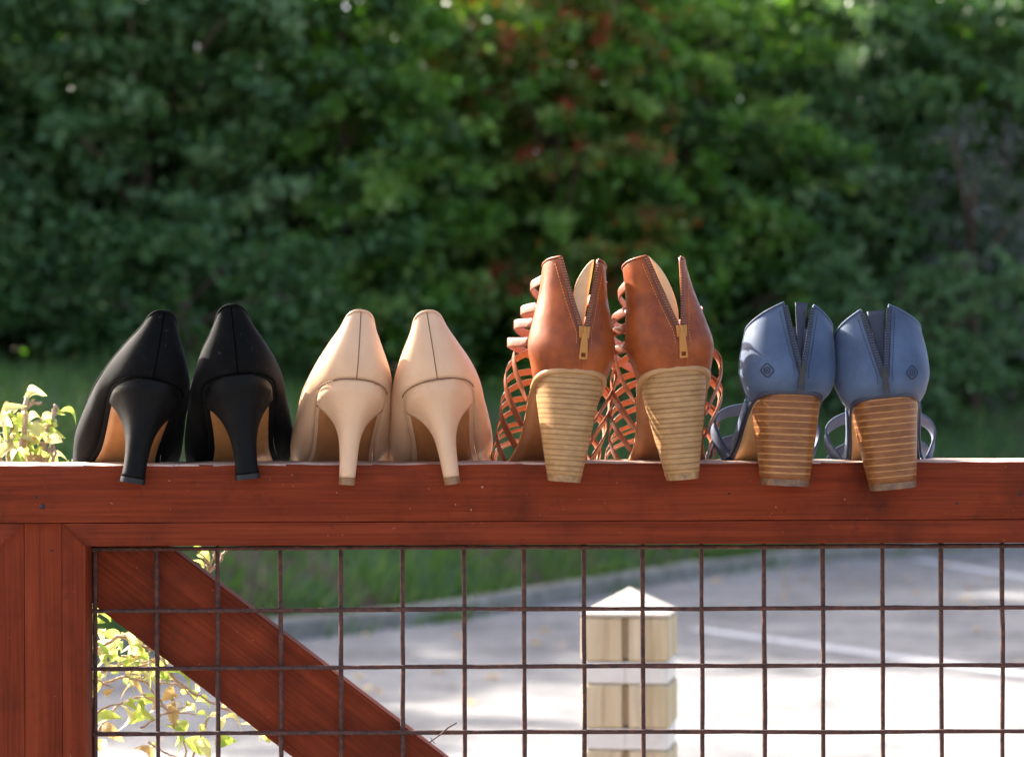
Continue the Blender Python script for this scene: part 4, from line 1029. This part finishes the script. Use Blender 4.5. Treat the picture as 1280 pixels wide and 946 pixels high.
def blue_sandal(label, loc, rot, side, emb, **kw):
    P_ = dict(BLUE); P_.update(kw); t, C, bend = make_sandal('zip_back_sandal', label, 'pair of blue block heel sandals', loc, rot, P_, side); oy = P_['oy']
    HF = ([4, 7, 10, 13, 16, 19, 22], [6.6, 5.8, 5.0, 4.4, 3.5, 2.7, 2.0]); Fs = foot_surface(TAB_BLUE, HF, lambda y: 0.25, lambda y: 0.5+1.3*math.exp(-((y-11)/3.5)**2))
    mats = [M['blue'], M['blue_lining']]
    foot_strap(t, Fs, bend, 11.3, 12.6, 1.5, 0.24, mats, oy, name='vamp_strap', n=44)
    foot_strap(t, Fs, bend, 16.6, 16.0, 3.2, 0.22, mats, oy, lift=-0.1, name='toe_strap', n=44)
    for sg in (-1, 1):   # slim quarter straps joining the counter to the vamp along the footbed
        path, wdir, nor = [], [], []
        for i in range(16):
            q = i/15; y = 5.2+(12.8-5.2)*q; h = float(np.interp(y, [r[1] for r in TAB_BLUE], [r[2] for r in TAB_BLUE])); wv = float(np.interp(y, [r[1] for r in TAB_BLUE], [r[0] for r in TAB_BLUE]))
            path.append(Vector((sg*(wv+0.12)+float(bend(y)), y, h+0.55-0.2*q))); wdir.append(Vector((0, 0.5, 1)).normalized()); nor.append(Vector((sg, 0, 0)))
        if sg < 0: wdir = [-a for a in wdir]
        strap(t, 'quarter_strap', path, wdir, nor, 1.0, 0.2, mats, oy)
    # stamped emblem: ring, bracket arcs and centre dot laid on the counter
    mb = MB(); ex, ez = emb
    ph0 = C.phi_at_x(ex, ez)
    def on(dx, dz, off): 
        z = ez+dz; a = sm(z, *C.az); p = C.pt(ph0+math.degrees(dx/(a*max(0.6, math.cos(R(ph0))**0.3))), z, off); return (p[0]+float(bend(p[1])), p[1]-oy, p[2])
    def arc(r0, r1, a0, a1, n=12, sq=0.0):
        V = []
        for i in range(n+1):
            a = R(a0+(a1-a0)*i/n)
            for r in (r0, r1):
                rr = r*(1+sq*abs(math.cos(2*(a))))
                V.append(on(rr*math.cos(a), rr*math.sin(a), 0.035))
        F = [(2*i, 2*i+1, 2*i+3, 2*i+2) for i in range(n)]; mb.add(V, F)
    arc(0.20, 0.29, 0, 360, 28)
    arc(0.02, 0.09, 0, 360, 12)
    for q in range(4): arc(0.40, 0.48, 12+90*q, 78+90*q, 12, 0.18)
    for q in range(4): arc(0.50, 0.58, -12+90*q, 12+90*q, 6)
    em = tag(mb.build('emblem', M['emblem'], t, scale=0.01), kind='stuff'); so = em.modifiers.new('t', 'SOLIDIFY'); so.thickness = 0.0003; so.offset = 0
    return t

def place(px, py, Y):
    p = P(px, py, Y); return (p.x, p.y, p.z)
def rot(roll, yaw, pitch=0.0): return (R(pitch), R(roll), R(-yaw))      # roll: top leans right; yaw: toe to the right
YP, YS = -0.010, -0.022
make_pump('black_pump', 'black suede high heel shoe, outermost left on the rail', 'pair of black suede pumps', place(166, 604, YP), rot(10.0, -15), 'black', 1, 1.07)
make_pump('black_pump', 'black suede high heel shoe standing next to the beige pair', 'pair of black suede pumps', place(310, 599, YP), rot(-5.5, -8), 'black', -1, 1.09)
make_pump('beige_pump', 'beige leather high heel shoe next to the black pair', 'pair of beige leather pumps', place(434, 606, YP), rot(4.3, -9), 'beige', 1, 1.02)
make_pump('beige_pump', 'beige leather high heel shoe next to the tan sandals', 'pair of beige leather pumps', place(566, 605, YP), rot(-8.6, -4), 'beige', -1, 1.06)
tan_sandal('tan strappy sandal with open zip next to the beige shoes', place(706, 602, YS), rot(4.0, -8), 1)
tan_sandal('tan strappy sandal with open zip next to the blue sandals', place(854, 599, YS), rot(-4.5, -3), -1, zip=(12.1, 0.7, -0.75, 2.1), guard=(-0.75, 2.05, 18.45), gcut=(0, 4.6), lean=-0.95, sag=3.0)
blue_sandal('blue zip-back sandal with brown block heel next to the tan sandals', place(982.5, 607, YS), rot(2.5, -6), 1, (-2.45, 9.35))
blue_sandal('blue zip-back sandal with brown block heel, outermost right on the rail', place(1117, 611, YS), rot(-5.5, 5), -1, (2.3, 9.35), zip=(9.6, 0.0, -1.25, 0.95), guard=(-1.1, 0.8, 14.7))

# ------------------------------------------------------------------ sparse shrub behind the gate at the left
shb = empty('garden_shrub', (-0.42, 0.2, 0)); tag(shb, 'sparse pruned shrub with yellow-green leaves behind the gate on the left', 'shrub')
def rel(p): return Vector(p)-Vector((-0.42, 0.2, 0))
def leaf_mesh(name, L, W, curl, fold):
    V = []; F = []; n = 7
    for i in range(n):
        q = i/(n-1); wv = W*math.sin(PI*q**0.8)**0.8*(1-0.15*q)+0.0002; z = curl*math.sin(q*PI*0.9)*L-curl*q*q*L*0.8
        V += [(-wv, q*L, z+fold*wv), (0, q*L, z), (wv, q*L, z+fold*wv)]
    F = grid_faces(n, 3); return V, F
LV = [leaf_mesh('l', L, W, c, f) for L, W, c, f in ((0.021, 0.0050, 0.35, 0.8), (0.018, 0.0058, 0.6, 0.5), (0.015, 0.0045, -0.4, 0.9), (0.024, 0.0068, 0.3, 0.6))]
LME = []
for i, (V, F) in enumerate(LV):
    for mname in ('leaf_near', 'leaf_dry'):
        me = bpy.data.meshes.new('leaf'); me.from_pydata(V, [], F); me.materials.append(M[mname]); me.polygons.foreach_set('use_smooth', [True]*len(F)); LME.append(me)
def leaf_at(p, d, s=1.0, dry=False, k=None):
    k = random.randrange(len(LV)) if k is None else k
    o = bpy.data.objects.new('leaf', LME[2*k+(1 if dry else 0)]); COL.objects.link(o); o.parent = shb
    d = Vector(d).normalized(); q = d.to_track_quat('Y', 'Z'); o.rotation_mode = 'QUATERNION'
    o.rotation_quaternion = q @ Matrix.Rotation(random.uniform(-1.6, 1.6), 4, 'Y').to_quaternion(); o.location = rel(p); o.scale = (s, s, s); return o
def stem(pts, r0, r1, mat='twig', leaves=0, dry=0.15, ls=1.0, name='stem'):
    pts = [Vector(p) for p in pts]; sp = cr([tuple(p) for p in pts], max(6, 6*len(pts))); n = len(sp)
    jit = RNG.normal(0, 0.0006, sp.shape); sp = sp+jit
    mb = MB(); mb.tube([rel(p) for p in sp], list(np.linspace(r0, r1, n)*(1+0.12*RNG.normal(0, 1, n))), 7); mb.build(name, M[mat], shb)
    for k in range(leaves):
        i = int(n*random.uniform(0.3, 1.0)) if k else n-1; i = min(i, n-1)
        leaf_at(Vector(sp[i]), (random.uniform(-1, 1), random.uniform(-0.8, 0.8), random.uniform(-0.8, 0.7)), random.uniform(0.75, 1.25)*ls, random.random() < dry)
Q = lambda x, y, Y=0.18: P(x, y, Y)
# woody stems coming up behind the rail, cut at the top
stem([Q(25, 900), Q(28, 700), Q(22, 590), Q(30, 545), Q(32, 497)], 0.004, 0.0022, leaves=3, dry=0.1)
stem([Q(10, 800), Q(12, 600), Q(8, 540), Q(16, 508)], 0.003, 0.0024, leaves=2, dry=0.1)
stem([Q(60, 800), Q(52, 620), Q(56, 560), Q(66, 520), Q(70, 507)], 0.003, 0.0022, leaves=2, dry=0.0)
stem([Q(30, 512), Q(40, 505), Q(51, 503)], 0.0014, 0.0013); stem([Q(30, 512), Q(38, 504), Q(43, 500)], 0.0014, 0.0011)
stem([Q(52, 585), Q(58, 568), Q(66, 557)], 0.0018, 0.0018); stem([Q(28, 560), Q(40, 532), Q(52, 524)], 0.0012, 0.0010)
stem([Q(94, 592), Q(100, 570), Q(106, 548)], 0.0018, 0.0018); stem([Q(86, 590), Q(92, 574)], 0.0012, 0.001)
stem([Q(6, 590), Q(12, 570), Q(5, 530)], 0.0016, 0.0012)
for px, py, d, s_, k, dry in ((14, 522, (0.9, 0, -0.5), 0.95, 3, False), (3, 528, (0.8, -0.2, 0.3), 0.9, 1, False), (34, 535, (0.9, -0.3, -0.5), 1.0, 3, False), (50, 540, (0.5, 0, -1), 0.9, 0, False),
                           (68, 518, (-0.7, 0, -0.6), 0.9, 1, False), (72, 516, (1.0, 0, -0.45), 0.95, 0, False), (62, 530, (1, -0.2, -0.25), 0.6, 2, False), (38, 552, (0.5, 0, -0.9), 0.9, 2, False),
                           (24, 560, (0.4, 0, -0.8), 0.9, 1, False), (60, 577, (1.0, 0, 0.1), 0.9, 0, False), (74, 578, (1, 0, 0.05), 0.6, 2, False), (8, 578, (1, 0, 0.2), 1.0, 3, False), (30, 578, (1, 0, 0.25), 1.0, 0, True),
                           (0, 572, (0.8, 0, 0.6), 0.9, 3, False), (44, 576, (0.9, -0.3, 0.3), 0.9, 1, False), (34, 528, (1, 0, 0.3), 0.8, 1, False), (92, 571, (0.3, 0, 1), 0.5, 2, False)):
    leaf_at(Q(px, py), d, s_, dry, k)
for k in range(20):
    leaf_at(Q(random.uniform(-4, 72), random.uniform(522, 580), random.uniform(0.12, 0.24)), (random.uniform(-1, 1), random.uniform(-0.5, 0.5), random.uniform(-0.9, 0.6)), random.uniform(0.6, 1.05), random.random() < 0.15)
for k in range(9):
    x0_, y0_ = random.uniform(0, 85), 590; stem([Q(x0_, y0_), Q(x0_+random.uniform(-6, 10), y0_-25), Q(x0_+random.uniform(-10, 18), y0_-random.uniform(35, 70))], 0.0016, 0.0010, name='twig', leaves=1, ls=0.8)
# lower branches seen through the mesh
stem([Q(60, 860), Q(140, 800), Q(190, 812), Q(245, 832), Q(300, 850)], 0.0018, 0.0008, leaves=5)
stem([Q(90, 900), Q(120, 860), Q(170, 845), Q(200, 875), Q(212, 900)], 0.0016, 0.0008, leaves=4)
stem([Q(70, 800), Q(110, 760), Q(150, 740), Q(185, 745)], 0.0018, 0.0007, leaves=6)
stem([Q(50, 1000), Q(110, 930), Q(150, 880), Q(180, 870)], 0.0018, 0.0008, leaves=4)
stem([Q(200, 800), Q(215, 845), Q(260, 875), Q(310, 900), Q(330, 912)], 0.0016, 0.0006, leaves=3, dry=0.5)
stem([Q(215, 870), Q(222, 905), Q(232, 940), Q(226, 990)], 0.0016, 0.0009, leaves=3)
stem([Q(226, 1000), Q(250, 920), Q(262, 895)], 0.0015, 0.0008, leaves=2)
stem([Q(230, 760, 0.22), Q(255, 722, 0.22), Q(275, 700, 0.22), Q(282, 685, 0.22)], 0.0016, 0.0012); stem([Q(262, 712, 0.22), Q(252, 692, 0.22), Q(240, 686, 0.22)], 0.001, 0.0008)
stem([Q(258, 716, 0.22), Q(268, 694, 0.22), Q(262, 684, 0.22)], 0.001, 0.0008)
for k in range(16):
    x0_, y0_ = random.uniform(100, 200), random.uniform(770, 930); a_ = random.uniform(-0.9, 0.5); L_ = random.uniform(30, 75); Yk = random.uniform(0.12, 0.25)
    stem([Q(x0_, y0_, Yk), Q(x0_+L_*0.5*math.cos(a_), y0_+L_*0.5*math.sin(a_)+random.uniform(-8, 8), Yk), Q(x0_+L_*math.cos(a_), y0_+L_*math.sin(a_), Yk+0.02)], 0.0012, 0.0006, leaves=2, dry=0.3, ls=0.7, name='twig')
for px, py in ((236, 688), (246, 694), (240, 700)): leaf_at(Q(px, py, 0.22), (random.uniform(-1, 1), 0, -0.4), 0.8)
for k in range(95):
    x = random.uniform(100, 215); y = random.uniform(740, 850)
    if y > 748+0.75*(x-107)-6 and (x < 210): leaf_at(Q(x, y, random.uniform(0.12, 0.26)), (random.uniform(-1, 1), random.uniform(-0.8, 0.8), random.uniform(-0.9, 0.6)), random.uniform(0.55, 1.15), random.random() < 0.12)
for px, py, d, s_, k, dry in ((150, 880, (0.1, 0, -1), 1.1, 0, False), (160, 905, (1, 0, 0.2), 1.1, 3, False), (120, 905, (1, 0, 0.3), 1.0, 3, False), (205, 905, (0.5, 0, -0.9), 1.2, 3, False), (240, 925, (0.6, 0, -0.6), 1.0, 3, False),
                           (268, 930, (1, 0, 0.2), 1.1, 1, False), (300, 905, (0.7, 0, -0.5), 1.0, 3, False), (275, 900, (0.6, 0, -0.2), 1.0, 0, False), (166, 935, (0.6, 0, -0.6), 1.1, 3, True), (180, 870, (0.3, 0, -1), 1.0, 1, True),
                           (212, 880, (0.2, 0, -1), 1.0, 0, True), (222, 840, (0.9, 0, -0.3), 1.1, 3, False), (205, 842, (0.8, 0, -0.4), 1.2, 3, False), (108, 742, (0.7, 0, 0.2), 1.0, 3, False), (118, 800, (0.1, 0, -1), 1.1, 3, False),
                           (110, 840, (0.2, 0, -1), 1.0, 3, False), (106, 690, (0.4, 0, -1), 1.0, 0, False)):
    leaf_at(Q(px, py, 0.15), d, s_, dry, k)
# a dry twig caught in the mesh
tw = empty('dry_twig', P(551, 905, 0.022)); tag(tw, 'thin dry twig caught on the lowest visible wire', 'twig')
o_ = P(551, 905, 0.022); mb = MB(); mb.tube([P(571, 903, 0.024)-o_, P(560, 909, 0.024)-o_, P(550, 918, 0.024)-o_, P(536, 928, 0.024)-o_], [0.0006, 0.0008, 0.0007, 0.0005], 6)
mb.tube([P(538, 921, 0.024)-o_, P(540, 925, 0.024)-o_, P(544, 929, 0.024)-o_], [0.0003, 0.0004, 0.0003], 6); mb.build('twig_stem', M['twig_dark'], tw)

sc.render.engine = 'CYCLES'
